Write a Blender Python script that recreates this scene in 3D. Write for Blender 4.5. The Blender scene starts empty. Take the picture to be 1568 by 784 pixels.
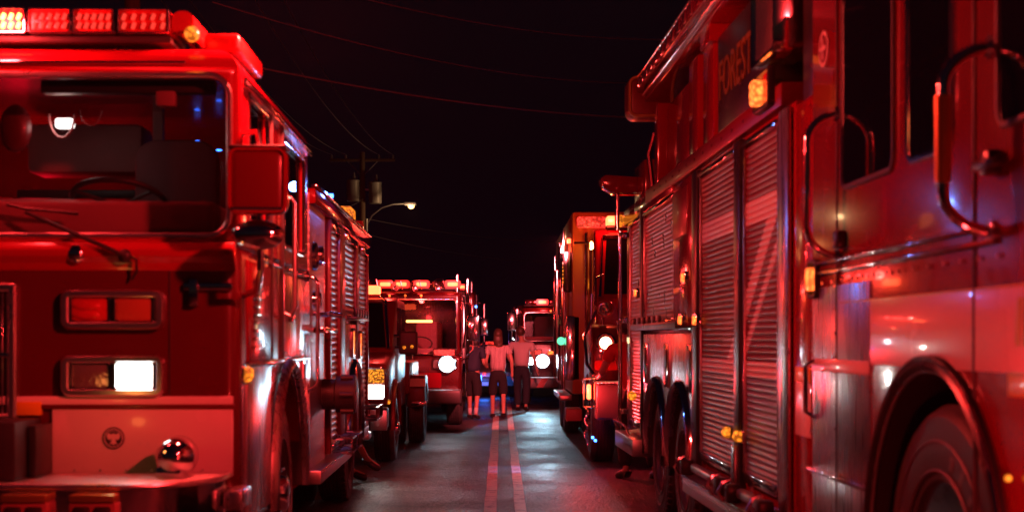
import bpy, bmesh, math, random
from mathutils import Vector, Matrix
random.seed(7)
PI = math.pi
S = bpy.context.scene
COL = S.collection

# ------------------------------------------------------------------ camera
cd = bpy.data.cameras.new("camera")
cam = bpy.data.objects.new("camera", cd); COL.objects.link(cam)
cam.location = (0, 0, 1.55); cam.rotation_euler = (PI/2, 0, 0)
cd.lens = 50; cd.sensor_width = 36
cd.shift_x = 16/1568; cd.shift_y = 128/1568
cd.clip_start = 0.05; cd.clip_end = 900
cd.dof.use_dof = True; cd.dof.focus_distance = 25; cd.dof.aperture_fstop = 2.4
cd.dof.aperture_blades = 9
S.camera = cam

# ------------------------------------------------------------------ world (night)
W = bpy.data.worlds.new("World"); S.world = W; W.use_nodes = True
wn = W.node_tree.nodes; wl = W.node_tree.links
bg = wn["Background"]
sky = wn.new("ShaderNodeTexSky"); sky.sky_type = 'NISHITA'; sky.sun_disc = False
sky.sun_elevation = math.radians(-3); sky.sun_rotation = math.radians(200)
mixw = wn.new("ShaderNodeMix"); mixw.data_type = 'RGBA'
mixw.inputs[0].default_value = 0.01
mixw.inputs[6].default_value = (0.0006, 0.0004, 0.0016, 1)
wl.new(sky.outputs[0], mixw.inputs[7]); wl.new(mixw.outputs[2], bg.inputs[0])
bg.inputs[1].default_value = 1.0

S.view_settings.view_transform = 'Standard'; S.view_settings.look = 'None'
S.view_settings.exposure = 0.15; S.view_settings.gamma = 1
try: S.view_settings.use_curve_mapping = False
except Exception: pass
cy = S.cycles
cy.use_denoising = True
try: cy.denoiser = 'OPENIMAGEDENOISE'
except Exception: pass
cy.max_bounces = 7; cy.diffuse_bounces = 2; cy.glossy_bounces = 4; cy.transmission_bounces = 4
cy.transparent_max_bounces = 10; cy.volume_bounces = 0
cy.sample_clamp_indirect = 4.0; cy.sample_clamp_direct = 0
cy.caustics_reflective = False; cy.caustics_refractive = False
cy.use_light_tree = True

RED = (1.0, 0.028, 0.030)
PINK = (1.0, 0.048, 0.038)
WHT = (0.75, 0.9, 1.0)
WARM = (1.0, 0.75, 0.45)

# ------------------------------------------------------------------ materials
MATS = {}
def nodes(name):
    m = bpy.data.materials.new(name); m.use_nodes = True
    nt = m.node_tree; b = nt.nodes["Principled BSDF"]
    MATS[name] = m
    return m, nt, b
def N(nt, t, **kw):
    n = nt.nodes.new(t)
    for k, v in kw.items():
        if hasattr(n, k): setattr(n, k, v)
    return n
def coords(nt, scale=(1, 1, 1)):
    tc = N(nt, "ShaderNodeTexCoord"); mp = N(nt, "ShaderNodeMapping")
    mp.inputs["Scale"].default_value = scale
    nt.links.new(tc.outputs["Object"], mp.inputs[0]); return mp.outputs[0]
def varied(name, col, rough, metal=0, var=0.12, nscale=4, bump=0.0, bscale=60, coat=0, spec=0.5, rvar=0.1, stretch=(1, 1, 1)):
    m, nt, b = nodes(name)
    v = coords(nt, stretch)
    n1 = N(nt, "ShaderNodeTexNoise"); n1.inputs["Scale"].default_value = nscale; n1.inputs["Detail"].default_value = 6
    nt.links.new(v, n1.inputs[0])
    mx = N(nt, "ShaderNodeMix", data_type='RGBA')
    mx.inputs[6].default_value = tuple(c*(1-var) for c in col)+(1,)
    mx.inputs[7].default_value = tuple(min(1, c*(1+var)) for c in col)+(1,)
    nt.links.new(n1.outputs[0], mx.inputs[0]); nt.links.new(mx.outputs[2], b.inputs["Base Color"])
    mr = N(nt, "ShaderNodeMapRange"); mr.inputs[3].default_value = max(0.02, rough-rvar); mr.inputs[4].default_value = rough+rvar
    nt.links.new(n1.outputs[0], mr.inputs[0]); nt.links.new(mr.outputs[0], b.inputs["Roughness"])
    b.inputs["Metallic"].default_value = metal
    b.inputs["Coat Weight"].default_value = coat; b.inputs["Coat Roughness"].default_value = 0.05
    b.inputs["Specular IOR Level"].default_value = spec
    if bump:
        n2 = N(nt, "ShaderNodeTexNoise"); n2.inputs["Scale"].default_value = bscale; n2.inputs["Detail"].default_value = 4
        nt.links.new(v, n2.inputs[0])
        bp = N(nt, "ShaderNodeBump"); bp.inputs["Strength"].default_value = bump; bp.inputs["Distance"].default_value = 0.01
        nt.links.new(n2.outputs[0], bp.inputs["Height"]); nt.links.new(bp.outputs[0], b.inputs["Normal"])
    return m
def emis(name, col, s):
    m, nt, b = nodes(name)
    b.inputs["Base Color"].default_value = (0.1, 0.1, 0.1, 1)
    b.inputs["Emission Color"].default_value = col+(1,)
    b.inputs["Emission Strength"].default_value = s
    b.inputs["Roughness"].default_value = 0.2
    return m
def glass(name, tint, rough=0.02, fac=0.12):
    m, nt, b = nodes(name)
    out = nt.nodes["Material Output"]
    tr = N(nt, "ShaderNodeBsdfTransparent"); tr.inputs[0].default_value = tint+(1,)
    gl = N(nt, "ShaderNodeBsdfGlossy"); gl.inputs["Roughness"].default_value = rough
    lw = N(nt, "ShaderNodeLayerWeight"); lw.inputs[0].default_value = 0.5
    pw = N(nt, "ShaderNodeMath", operation='POWER'); nt.links.new(lw.outputs[1], pw.inputs[0]); pw.inputs[1].default_value = 4.0
    fr = N(nt, "ShaderNodeMath", operation='MULTIPLY_ADD'); nt.links.new(pw.outputs[0], fr.inputs[0]); fr.inputs[1].default_value = 0.7; fr.inputs[2].default_value = 0.04
    ms = N(nt, "ShaderNodeMixShader")
    nt.links.new(fr.outputs[0], ms.inputs[0]); nt.links.new(tr.outputs[0], ms.inputs[1]); nt.links.new(gl.outputs[0], ms.inputs[2])
    nt.links.new(ms.outputs[0], out.inputs[0])
    return m
def tread(name, col, axes, pitch=0.05, rough=0.3, metal=1.0, strength=1.0):
    """raised diamond-plate pattern computed in the plane given by axes"""
    m, nt, b = nodes(name)
    tc = N(nt, "ShaderNodeTexCoord"); sp = N(nt, "ShaderNodeSeparateXYZ"); nt.links.new(tc.outputs["Object"], sp.inputs[0])
    ua, va = sp.outputs[axes[0]], sp.outputs[axes[1]]
    def mth(op, a, c=None):
        n = N(nt, "ShaderNodeMath", operation=op)
        for i, x in enumerate((a, c)):
            if x is None: continue
            if isinstance(x, (int, float)): n.inputs[i].default_value = x
            else: nt.links.new(x, n.inputs[i])
        return n.outputs[0]
    k = PI/pitch
    a = mth('MULTIPLY', mth('ADD', ua, va), k); c = mth('MULTIPLY', mth('SUBTRACT', ua, va), k)
    h1 = mth('MULTIPLY', mth('POWER', mth('ABSOLUTE', mth('SINE', a)), 6), mth('ABSOLUTE', mth('SINE', c)))
    h2 = mth('MULTIPLY', mth('POWER', mth('ABSOLUTE', mth('SINE', c)), 6), mth('ABSOLUTE', mth('COSINE', a)))
    h = mth('MAXIMUM', h1, h2)
    bp = N(nt, "ShaderNodeBump"); bp.inputs["Strength"].default_value = strength; bp.inputs["Distance"].default_value = 0.006
    nt.links.new(h, bp.inputs["Height"]); nt.links.new(bp.outputs[0], b.inputs["Normal"])
    b.inputs["Base Color"].default_value = col+(1,); b.inputs["Metallic"].default_value = metal; b.inputs["Roughness"].default_value = rough
    return m

varied('cherry_paint', (0.05, 0.003, 0.005), 0.22, coat=0.4)
varied('red_paint', (0.23, 0.004, 0.012), 0.16, rvar=0.06, coat=0.6, var=0.1, nscale=2)
varied('red_paint_lit', (0.38, 0.006, 0.02), 0.24, coat=0.5, var=0.08, nscale=2)  # cab red made lighter where light strikes the roof and scuttle
varied('red_paint_shaded', (0.10, 0.003, 0.008), 0.24, coat=0.5, var=0.15, nscale=2)  # same cab red darkened, shade of the front put into the colour
varied('dark_red_paint', (0.13, 0.005, 0.008), 0.38, coat=0.12, var=0.1, nscale=2)
varied('white_paint', (0.78, 0.76, 0.74), 0.25, coat=0.5, var=0.04, nscale=2)
varied('yellow_paint', (0.75, 0.5, 0.03), 0.3, coat=0.3, var=0.05)
varied('gold_leaf', (0.55, 0.38, 0.10), 0.35, metal=0.8)
varied('black_paint', (0.02, 0.02, 0.022), 0.3)
varied('black_plastic', (0.025, 0.024, 0.026), 0.5, bump=0.1, bscale=150)
varied('chrome', (0.82, 0.82, 0.84), 0.10, metal=1, var=0.03, rvar=0.07, bump=0.06, bscale=14)
varied('satin_chrome', (0.85, 0.85, 0.86), 0.3, metal=1, var=0.03)
varied('brushed_steel', (0.66, 0.66, 0.68), 0.28, metal=1, var=0.12, nscale=30, rvar=0.12, stretch=(1, 1, 0.08), bump=0.04, bscale=12)
varied('aluminium', (0.62, 0.62, 0.64), 0.33, metal=1, var=0.15, nscale=9, bump=0.05, bscale=25)
varied('slat_aluminium', (0.42, 0.41, 0.43), 0.34, metal=1, var=0.3, nscale=5, bump=0.10, bscale=3)
varied('slat_red', (0.40, 0.02, 0.02), 0.3, metal=0.2, var=0.3, nscale=5, coat=0.1, spec=0.4)
varied('rubber', (0.04, 0.038, 0.04), 0.5, bump=0.25, bscale=70, var=0.35, nscale=12)
varied('tyre_wall', (0.13, 0.125, 0.125), 0.5, bump=0.15, bscale=40, var=0.3, nscale=10)
varied('upholstery', (0.2, 0.06, 0.07), 0.7, bump=0.3, bscale=90)
varied('cab_trim', (0.4, 0.16, 0.16), 0.6, bump=0.2, bscale=120)
varied('wood_pole', (0.13, 0.08, 0.05), 0.85, var=0.4, nscale=6, bump=0.5, bscale=40, stretch=(6, 6, 0.6))
varied('transformer_grey', (0.22, 0.21, 0.2), 0.45, var=0.15)
varied('wire_black', (0.06, 0.055, 0.06), 0.5)
varied('wire_lit', (0.5, 0.5, 0.52), 0.4)  # lighter than the other wires, the lit look is in the colour
varied('galvanised', (0.35, 0.35, 0.36), 0.45, metal=0.8)
varied('skin', (0.50, 0.26, 0.19), 0.5, var=0.1, nscale=12, bump=0.05)
varied('hair_brown', (0.07, 0.035, 0.02), 0.45, var=0.4, nscale=30, bump=0.5, bscale=80, stretch=(1, 1, 0.1))
varied('hair_dark', (0.02, 0.012, 0.01), 0.45, var=0.4, nscale=30, bump=0.5, bscale=80, stretch=(1, 1, 0.1))
varied('denim_dark', (0.02, 0.022, 0.035), 0.85, bump=0.3, bscale=60)
varied('black_cloth', (0.015, 0.014, 0.018), 0.85, bump=0.4, bscale=30)
varied('white_shirt', (0.62, 0.56, 0.56), 0.8, bump=0.5, bscale=14)
varied('red_shirt', (0.7, 0.03, 0.04), 0.8, bump=0.5, bscale=14)
varied('navy_cloth', (0.025, 0.035, 0.07), 0.8, bump=0.5, bscale=14)
varied('white_sock', (0.6, 0.6, 0.6), 0.9)
varied('shoe_leather', (0.03, 0.022, 0.02), 0.45)
varied('orange_lens_off', (0.42, 0.12, 0.05), 0.25, coat=0.6, bump=0.4, bscale=60)
varied('red_lens_off', (0.5, 0.02, 0.02), 0.25, coat=0.5, bump=0.5, bscale=50)
varied('clear_lens_off', (0.35, 0.33, 0.32), 0.12, metal=0.6, coat=1, bump=0.6, bscale=30)
varied('dark_glass', (0.004, 0.003, 0.005), 0.04, rvar=0.02, coat=1, spec=0.8)
varied('brushed_grey', (0.16, 0.14, 0.15), 0.45, metal=0.3, var=0.2)
varied('oxide_box', (0.30, 0.10, 0.10), 0.45, var=0.15)
varied('far_car_paint', (0.5, 0.5, 0.52), 0.3, coat=1)
varied('smoke_lens', (0.03, 0.008, 0.01), 0.12, coat=1)
varied('tan_paint', (0.36, 0.15, 0.03), 0.35, coat=0.4, var=0.06, nscale=2)
tread('plate_side', (0.55, 0.52, 0.52), (1, 2), 0.06, 0.35)
tread('plate_top', (0.8, 0.8, 0.8), (0, 1), 0.045, 0.42)
tread('plate_front', (0.6, 0.58, 0.58), (0, 2), 0.05, 0.3)
glass('windscreen_glass', (0.82, 0.82, 0.85))
glass('pane_glass', (0.25, 0.25, 0.28))
emis('lamp_red', (1.0, 0.075, 0.022), 9)
emis('lamp_red_halo', (1.0, 0.012, 0.008), 3.0)  # glowing surround that imitates the halo of the red lamps
emis('lamp_hot', (1.0, 0.42, 0.09), 7)
emis('diode_faint', (1.0, 0.05, 0.03), 0.9)
emis('lamp_cyan_halo', (0.10, 0.50, 0.80), 1.6)  # glowing surround that imitates the halo of the white headlights
emis('lamp_red_dim', (1.0, 0.03, 0.02), 2.2)
emis('lamp_orange', (1.0, 0.13, 0.02), 4.0)
emis('lamp_amber', (1.0, 0.24, 0.015), 1.5)
emis('lamp_white', (1.0, 0.95, 0.85), 8)
emis('lamp_cold', (0.72, 0.9, 1.0), 30)
emis('lamp_dome', (1.0, 0.9, 0.8), 4)
emis('lamp_warm', (1.0, 0.72, 0.35), 9)
emis('lamp_blue', (0.03, 0.16, 1.0), 12)
emis('lamp_green', (0.15, 1.0, 0.5), 1.2)
emis('lamp_street', (1.0, 0.46, 0.14), 5)

m = emis('amber_grid', (1.0, 0.3, 0.02), 1.5); nt = m.node_tree; b = nt.nodes["Principled BSDF"]
vv = N(nt, "ShaderNodeTexVoronoi"); vv.inputs["Scale"].default_value = 55; nt.links.new(coords(nt), vv.inputs[0])
mr_ = N(nt, "ShaderNodeMapRange"); mr_.inputs[1].default_value = 0.1; mr_.inputs[2].default_value = 0.6; mr_.inputs[3].default_value = 2.6; mr_.inputs[4].default_value = 0.15
nt.links.new(vv.outputs[0], mr_.inputs[0]); nt.links.new(mr_.outputs[0], b.inputs["Emission Strength"])
for nm_, hi_, lo_, sc_ in (('lamp_amber', 2.4, 0.35, 38), ('lamp_orange', 6.0, 1.2, 32), ('lamp_red_dim', 3.5, 0.5, 30), ('red_diode', 0, 0, 1)):
    if nm_ not in MATS: continue
    nt = MATS[nm_].node_tree; b = nt.nodes["Principled BSDF"]
    vv = N(nt, "ShaderNodeTexVoronoi"); vv.inputs["Scale"].default_value = sc_; nt.links.new(coords(nt), vv.inputs[0])
    mr_ = N(nt, "ShaderNodeMapRange"); mr_.inputs[1].default_value = 0.05; mr_.inputs[2].default_value = 0.65; mr_.inputs[3].default_value = hi_; mr_.inputs[4].default_value = lo_
    nt.links.new(vv.outputs[0], mr_.inputs[0]); nt.links.new(mr_.outputs[0], b.inputs["Emission Strength"])
# asphalt
m, nt, b = nodes('asphalt')
v = coords(nt)
n1 = N(nt, "ShaderNodeTexNoise"); n1.inputs["Scale"].default_value = 0.7; n1.inputs["Detail"].default_value = 8
n2 = N(nt, "ShaderNodeTexNoise"); n2.inputs["Scale"].default_value = 90; n2.inputs["Detail"].default_value = 3
vo = N(nt, "ShaderNodeTexVoronoi"); vo.inputs["Scale"].default_value = 34
vc = N(nt, "ShaderNodeTexVoronoi", feature='DISTANCE_TO_EDGE'); vc.inputs["Scale"].default_value = 0.55
wz = N(nt, "ShaderNodeTexNoise"); wz.inputs["Scale"].default_value = 2.2; wz.inputs["Detail"].default_value = 6
for n in (n1, n2, vo, wz): nt.links.new(v, n.inputs[0])
va = N(nt, "ShaderNodeVectorMath", operation='ADD')
nt.links.new(v, va.inputs[0]); nt.links.new(wz.outputs[1], va.inputs[1]); nt.links.new(va.outputs[0], vc.inputs[0])
cr = N(nt, "ShaderNodeValToRGB"); cr.color_ramp.elements[0].color = (0.010, 0.010, 0.011, 1); cr.color_ramp.elements[1].color = (0.13, 0.125, 0.125, 1)
cr.color_ramp.elements[0].position = 0.3; cr.color_ramp.elements[1].position = 0.75
mxn = N(nt, "ShaderNodeMix"); mxn.inputs[0].default_value = 0.5
nt.links.new(n1.outputs[0], mxn.inputs[2]); nt.links.new(vo.outputs[0], mxn.inputs[3]); nt.links.new(mxn.outputs[0], cr.inputs[0])
ck = N(nt, "ShaderNodeMapRange"); ck.inputs[1].default_value = 0.0; ck.inputs[2].default_value = 0.012; ck.inputs[3].default_value = 0.25; ck.inputs[4].default_value = 1
nt.links.new(vc.outputs[0], ck.inputs[0])
mu = N(nt, "ShaderNodeMix", data_type='RGBA', blend_type='MULTIPLY'); mu.inputs[0].default_value = 1
nt.links.new(cr.outputs[0], mu.inputs[6]); nt.links.new(ck.outputs[0], mu.inputs[7]); nt.links.new(mu.outputs[2], b.inputs["Base Color"])
rr = N(nt, "ShaderNodeMapRange"); rr.inputs[1].default_value = 0.35; rr.inputs[2].default_value = 0.7; rr.inputs[3].default_value = 0.34; rr.inputs[4].default_value = 0.62
nt.links.new(n1.outputs[0], rr.inputs[0]); nt.links.new(rr.outputs[0], b.inputs["Roughness"])
ad = N(nt, "ShaderNodeMath", operation='ADD'); nt.links.new(vo.outputs[0], ad.inputs[0]); nt.links.new(n2.outputs[0], ad.inputs[1])
a2 = N(nt, "ShaderNodeMath", operation='ADD'); nt.links.new(ad.outputs[0], a2.inputs[0]); nt.links.new(ck.outputs[0], a2.inputs[1])
bp = N(nt, "ShaderNodeBump"); bp.inputs["Strength"].default_value = 1.0; bp.inputs["Distance"].default_value = 0.02
nt.links.new(a2.outputs[0], bp.inputs["Height"]); nt.links.new(bp.outputs[0], b.inputs["Normal"])

# worn road paint
m, nt, b = nodes('road_paint')
v = coords(nt)
n1 = N(nt, "ShaderNodeTexNoise"); n1.inputs["Scale"].default_value = 7; n1.inputs["Detail"].default_value = 10; n1.inputs["Roughness"].default_value = 0.7
vo = N(nt, "ShaderNodeTexVoronoi"); vo.inputs["Scale"].default_value = 55
nt.links.new(v, n1.inputs[0]); nt.links.new(v, vo.inputs[0])
cr = N(nt, "ShaderNodeValToRGB"); cr.color_ramp.elements[0].position = 0.36; cr.color_ramp.elements[1].position = 0.5
cr.color_ramp.elements[0].color = (0.12, 0.11, 0.10, 1); cr.color_ramp.elements[1].color = (0.66, 0.60, 0.48, 1)
nt.links.new(n1.outputs[0], cr.inputs[0]); nt.links.new(cr.outputs[0], b.inputs["Base Color"])
bp = N(nt, "ShaderNodeBump"); bp.inputs["Strength"].default_value = 0.5; bp.inputs["Distance"].default_value = 0.008
nt.links.new(vo.outputs[0], bp.inputs["Height"]); nt.links.new(bp.outputs[0], b.inputs["Normal"]); b.inputs["Roughness"].default_value = 0.5

varied('grass_dark', (0.045, 0.07, 0.02), 0.9, var=0.5, nscale=5, bump=0.8, bscale=40)
# striped slats: pale zigzag stripe that is part of the livery
def livery(name, base):
    m = varied(name, base, 0.36, metal=0.1, var=0.3, nscale=4, bump=0.10, bscale=3, coat=0.0, spec=0.35)
    nt = m.node_tree; b = nt.nodes["Principled BSDF"]
    tc = N(nt, "ShaderNodeTexCoord"); sp = N(nt, "ShaderNodeSeparateXYZ"); nt.links.new(tc.outputs["Object"], sp.inputs[0])
    y, z = sp.outputs[1], sp.outputs[2]
    def mth(op, a, c=0.0):
        n = N(nt, "ShaderNodeMath", operation=op)
        for i, x in enumerate((a, c)):
            if isinstance(x, (int, float)): n.inputs[i].default_value = x
            else: nt.links.new(x, n.inputs[i])
        return n.outputs[0]
    def band(val, lo, hi): return mth('MULTIPLY', mth('GREATER_THAN', val, lo), mth('LESS_THAN', val, hi))
    # diagonal: from (y 4.25, z 2.34) down to (y 5.65, z 1.40)
    d = mth('ADD', y, mth('MULTIPLY', mth('SUBTRACT', z, 1.40), 1.489))
    diag = mth('MULTIPLY', band(d, 5.52, 5.78), band(z, 1.40, 2.34))
    diag2 = mth('MULTIPLY', band(d, 5.20, 5.34), band(z, 1.40, 2.24))
    hor = mth('MULTIPLY', band(z, 2.24, 2.38), band(y, 4.2, 7.0))
    low = band(z, 1.33, 1.42)
    lowr = band(z, 0.0, 1.33)
    mask = mth('MINIMUM', mth('ADD', mth('ADD', diag, diag2), mth('ADD', hor, low)), 1.0)
    old = b.inputs["Base Color"].links[0].from_socket
    mx = N(nt, "ShaderNodeMix", data_type='RGBA'); mx.inputs[7].default_value = (0.5, 0.47, 0.46, 1)
    nt.links.new(mask, mx.inputs[0]); nt.links.new(old, mx.inputs[6])
    m2 = N(nt, "ShaderNodeMix", data_type='RGBA'); m2.inputs[7].default_value = (0.30, 0.29, 0.31, 1)
    nt.links.new(lowr, m2.inputs[0]); nt.links.new(mx.outputs[2], m2.inputs[6]); nt.links.new(m2.outputs[2], b.inputs["Base Color"])
    me = mth('ADD', mth('MULTIPLY', lowr, 0.7), 0.1); nt.links.new(me, b.inputs["Metallic"])
livery('slat_livery', (0.12, 0.004, 0.008))
# patterned blouse
m = varied('patterned_cloth', (0.55, 0.42, 0.42), 0.8, bump=0.4, bscale=14)
nt = m.node_tree; b = nt.nodes["Principled BSDF"]
br = N(nt, "ShaderNodeTexWave"); br.inputs["Scale"].default_value = 9; br.inputs["Distortion"].default_value = 2.5; br.inputs["Detail"].default_value = 3
nt.links.new(coords(nt, (1.4, 0.3, 0.25)), br.inputs[0])
rp_ = N(nt, "ShaderNodeValToRGB"); rp_.color_ramp.elements[0].color = (0.16, 0.08, 0.09, 1); rp_.color_ramp.elements[1].color = (0.8, 0.68, 0.68, 1)
rp_.color_ramp.elements[0].position = 0.35; rp_.color_ramp.elements[1].position = 0.6
nt.links.new(br.outputs[1], rp_.inputs[0]); nt.links.new(rp_.outputs[0], b.inputs["Base Color"])

# ------------------------------------------------------------------ mesh helpers
class MB:
    def __init__(s): s.bm = bmesh.new()
    def _xf(s, vs, M):
        if M is not None: bmesh.ops.transform(s.bm, matrix=M, verts=vs)
    def box(s, x0, x1, y0, y1, z0, z1, bev=0.0, seg=2, M=None):
        bm = bmesh.new(); bmesh.ops.create_cube(bm, size=1)
        for v in bm.verts:
            v.co = Vector(((x0+x1)/2+v.co.x*(x1-x0), (y0+y1)/2+v.co.y*(y1-y0), (z0+z1)/2+v.co.z*(z1-z0)))
        if bev > 0:
            bev = min(bev, 0.49*min(abs(x1-x0), abs(y1-y0), abs(z1-z0)))
            bmesh.ops.bevel(bm, geom=bm.edges[:]+bm.verts[:], offset=bev, segments=seg, affect='EDGES', profile=0.5)
        return s.join(bm, M)
    def join(s, bm, M=None):
        if M is not None: bmesh.ops.transform(bm, matrix=M, verts=bm.verts)
        me = bpy.data.meshes.new("t"); bm.to_mesh(me); bm.free(); s.bm.from_mesh(me); bpy.data.meshes.remove(me); return s
    def cyl(s, p0, p1, r, r2=None, seg=16, caps=True):
        p0, p1 = Vector(p0), Vector(p1); d = p1-p0
        bm = bmesh.new()
        bmesh.ops.create_cone(bm, cap_ends=caps, segments=seg, radius1=r, radius2=r if r2 is None else r2, depth=d.length)
        M = Matrix.Translation((p0+p1)/2) @ d.to_track_quat('Z', 'Y').to_matrix().to_4x4()
        return s.join(bm, M)
    def ball(s, c, r, sc=(1, 1, 1), seg=16):
        bm = bmesh.new(); bmesh.ops.create_uvsphere(bm, u_segments=seg, v_segments=seg*3//4, radius=r)
        return s.join(bm, Matrix.Translation(c) @ Matrix.Diagonal((*sc, 1)))
    def tube(s, pts, r, seg=8, closed=False):
        pts = [Vector(p) for p in pts]; n = len(pts); rings = []
        up = None
        for i, p in enumerate(pts):
            a = pts[(i-1) % n] if (closed or i > 0) else p
            c = pts[(i+1) % n] if (closed or i < n-1) else p
            t = (c-a).normalized()
            if up is None:
                up = t.orthogonal().normalized()
            up = (up - t*up.dot(t)).normalized(); sd = t.cross(up)
            rings.append([s.bm.verts.new(p+up*math.cos(2*PI*k/seg)*r+sd*math.sin(2*PI*k/seg)*r) for k in range(seg)])
        for i in range(n if closed else n-1):
            a, c = rings[i], rings[(i+1) % n]
            for k in range(seg): s.bm.faces.new((a[k], a[(k+1) % seg], c[(k+1) % seg], c[k]))
        if not closed:
            s.bm.faces.new(rings[0][::-1]); s.bm.faces.new(rings[-1])
        return s
    def lathe(s, prof, c, axis='X', seg=40, sgn=1):
        """prof: list of (offset along axis, radius)"""
        rings = []
        for (o, r) in prof:
            ring = []
            for k in range(seg):
                a = 2*PI*k/seg; u, v = r*math.cos(a), r*math.sin(a)
                co = {'X': (o*sgn, u, v), 'Y': (u, o*sgn, v), 'Z': (u, v, o*sgn)}[axis]
                ring.append(s.bm.verts.new(Vector(c)+Vector(co)))
            rings.append(ring)
        for a, b2 in zip(rings, rings[1:]):
            for k in range(seg): s.bm.faces.new((a[k], a[(k+1) % seg], b2[(k+1) % seg], b2[k]))
        for rg in (rings[0], rings[-1]):
            try: s.bm.faces.new(rg)
            except Exception: pass
        return s
    def prism(s, pts, axis, a0, a1, bev=0):
        """pts 2-D outline in the plane normal to axis"""
        bm = bmesh.new()
        def P(u, v, w): return {'X': (w, u, v), 'Y': (u, w, v), 'Z': (u, v, w)}[axis]
        A = [bm.verts.new(P(u, v, a0)) for u, v in pts]; B = [bm.verts.new(P(u, v, a1)) for u, v in pts]
        n = len(pts)
        bm.faces.new(A); bm.faces.new(B[::-1])
        for i in range(n): bm.faces.new((A[i], B[i], B[(i+1) % n], A[(i+1) % n]))
        bmesh.ops.recalc_face_normals(bm, faces=bm.faces)
        if bev: bmesh.ops.bevel(bm, geom=bm.edges[:], offset=bev, segments=2, affect='EDGES', profile=0.5)
        return s.join(bm)
    def frame(s, u0, u1, v0, v1, t, axis, a0, a1, r=0.03, seg=4):
        """rounded rectangular ring, outline inside the plane normal to axis"""
        def rr(x0, x1, y0, y1, r):
            o = []
            for cx, cy_, a in ((x1-r, y1-r, 0), (x0+r, y1-r, 90), (x0+r, y0+r, 180), (x1-r, y0+r, 270)):
                for k in range(seg+1):
                    q = math.radians(a+90*k/seg); o.append((cx+r*math.cos(q), cy_+r*math.sin(q)))
            return o
        O = rr(u0, u1, v0, v1, r); I = rr(u0+t, u1-t, v0+t, v1-t, max(0.004, r-t))
        def P(u, v, w): return {'X': (w, u, v), 'Y': (u, w, v), 'Z': (u, v, w)}[axis]
        am = a0*0.0+a1
        L = []
        for (loop, w) in ((O, a0), (O, a1-(a1-a0)*0.25), ([((o[0]*3+i[0])/4, (o[1]*3+i[1])/4) for o, i in zip(O, I)], a1), ([((o[0]+i[0]*3)/4, (o[1]+i[1]*3)/4) for o, i in zip(O, I)], a1), (I, a1-(a1-a0)*0.25), (I, a0)):
            L.append([s.bm.verts.new(P(u, v, w)) for u, v in loop])
        n = len(O)
        for a, b2 in zip(L, L[1:]+L[:1]):
            for k in range(n): s.bm.faces.new((a[k], a[(k+1) % n], b2[(k+1) % n], b2[k]))
        return s
    def rpanel(s, u0, u1, v0, v1, r, axis, a0, a1, seg=5, bev=0):
        o = []
        for cx, cy_, a in ((u1-r, v1-r, 0), (u0+r, v1-r, 90), (u0+r, v0+r, 180), (u1-r, v0+r, 270)):
            for k in range(seg+1):
                q = math.radians(a+90*k/seg); o.append((cx+r*math.cos(q), cy_+r*math.sin(q)))
        return s.prism(o, axis, a0, a1, bev)
    def slats(s, x, y0, y1, z0, z1, pitch=0.045, depth=0.010, sgn=1):
        """corrugated roller-shutter curtain in the plane x=const"""
        n = max(1, int(round((z1-z0)/pitch))); p = (z1-z0)/n
        prof = []
        for i in range(n):
            zb = z0+i*p
            for t, d in ((0.0, 0), (0.1, 0.35), (0.3, 0.85), (0.5, 1.0), (0.7, 0.85), (0.88, 0.35)):
                prof.append((x+sgn*depth*d, zb+t*p))
        prof.append((x, z1))
        A = [s.bm.verts.new((u, y0, v)) for u, v in prof]; B = [s.bm.verts.new((u, y1, v)) for u, v in prof]
        for i in range(len(prof)-1): s.bm.faces.new((A[i], B[i], B[i+1], A[i+1]))
        return s
    def build(s, name, mat, parent=None, smooth=38, label=None, split=False):
        if split:
            bmesh.ops.recalc_face_normals(s.bm, faces=s.bm.faces)
            s.bm.verts.ensure_lookup_table(); seen = set(); groups = []
            for v0 in s.bm.verts:
                if v0.index in seen: continue
                st = [v0]; seen.add(v0.index); comp = []
                while st:
                    v = st.pop(); comp.append(v)
                    for e in v.link_edges:
                        w = e.other_vert(v)
                        if w.index not in seen: seen.add(w.index); st.append(w)
                groups.append(comp)
            obs = []
            for comp in groups:
                m2 = MB(); mp = {v: m2.bm.verts.new(v.co) for v in comp}
                fs = {f for v in comp for f in v.link_faces}
                for f in fs: m2.bm.faces.new([mp[v] for v in f.verts])
                obs.append(m2.build(name, mat, parent, smooth, label))
            s.bm.free(); return obs
        bmesh.ops.recalc_face_normals(s.bm, faces=s.bm.faces)
        me = bpy.data.meshes.new(name); s.bm.to_mesh(me); s.bm.free()
        me.materials.append(MATS[mat])
        o = bpy.data.objects.new(name, me); COL.objects.link(o)
        if parent is not None: o.parent = parent
        if smooth: autosmooth(me, smooth)
        if label: o['label'] = label
        return o
def autosmooth(me, deg=38):
    bm = bmesh.new(); bm.from_mesh(me)
    for f in bm.faces: f.smooth = True
    a = math.radians(deg)
    for e in bm.edges:
        if len(e.link_faces) == 2 and e.calc_face_angle(0) > a: e.smooth = False
    bm.to_mesh(me); bm.free()
def thing(name, label, cat, loc, rz=0, group=None):
    o = bpy.data.objects.new(name, None); COL.objects.link(o); o.location = loc; o.rotation_euler = (0, 0, rz)
    o.empty_display_size = 0.2
    o['label'] = label; o['category'] = cat
    if group: o['group'] = group
    return o
def tag(o, label, cat, group=None):
    o['label'] = label; o['category'] = cat
    if group: o['group'] = group
    return o
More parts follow.
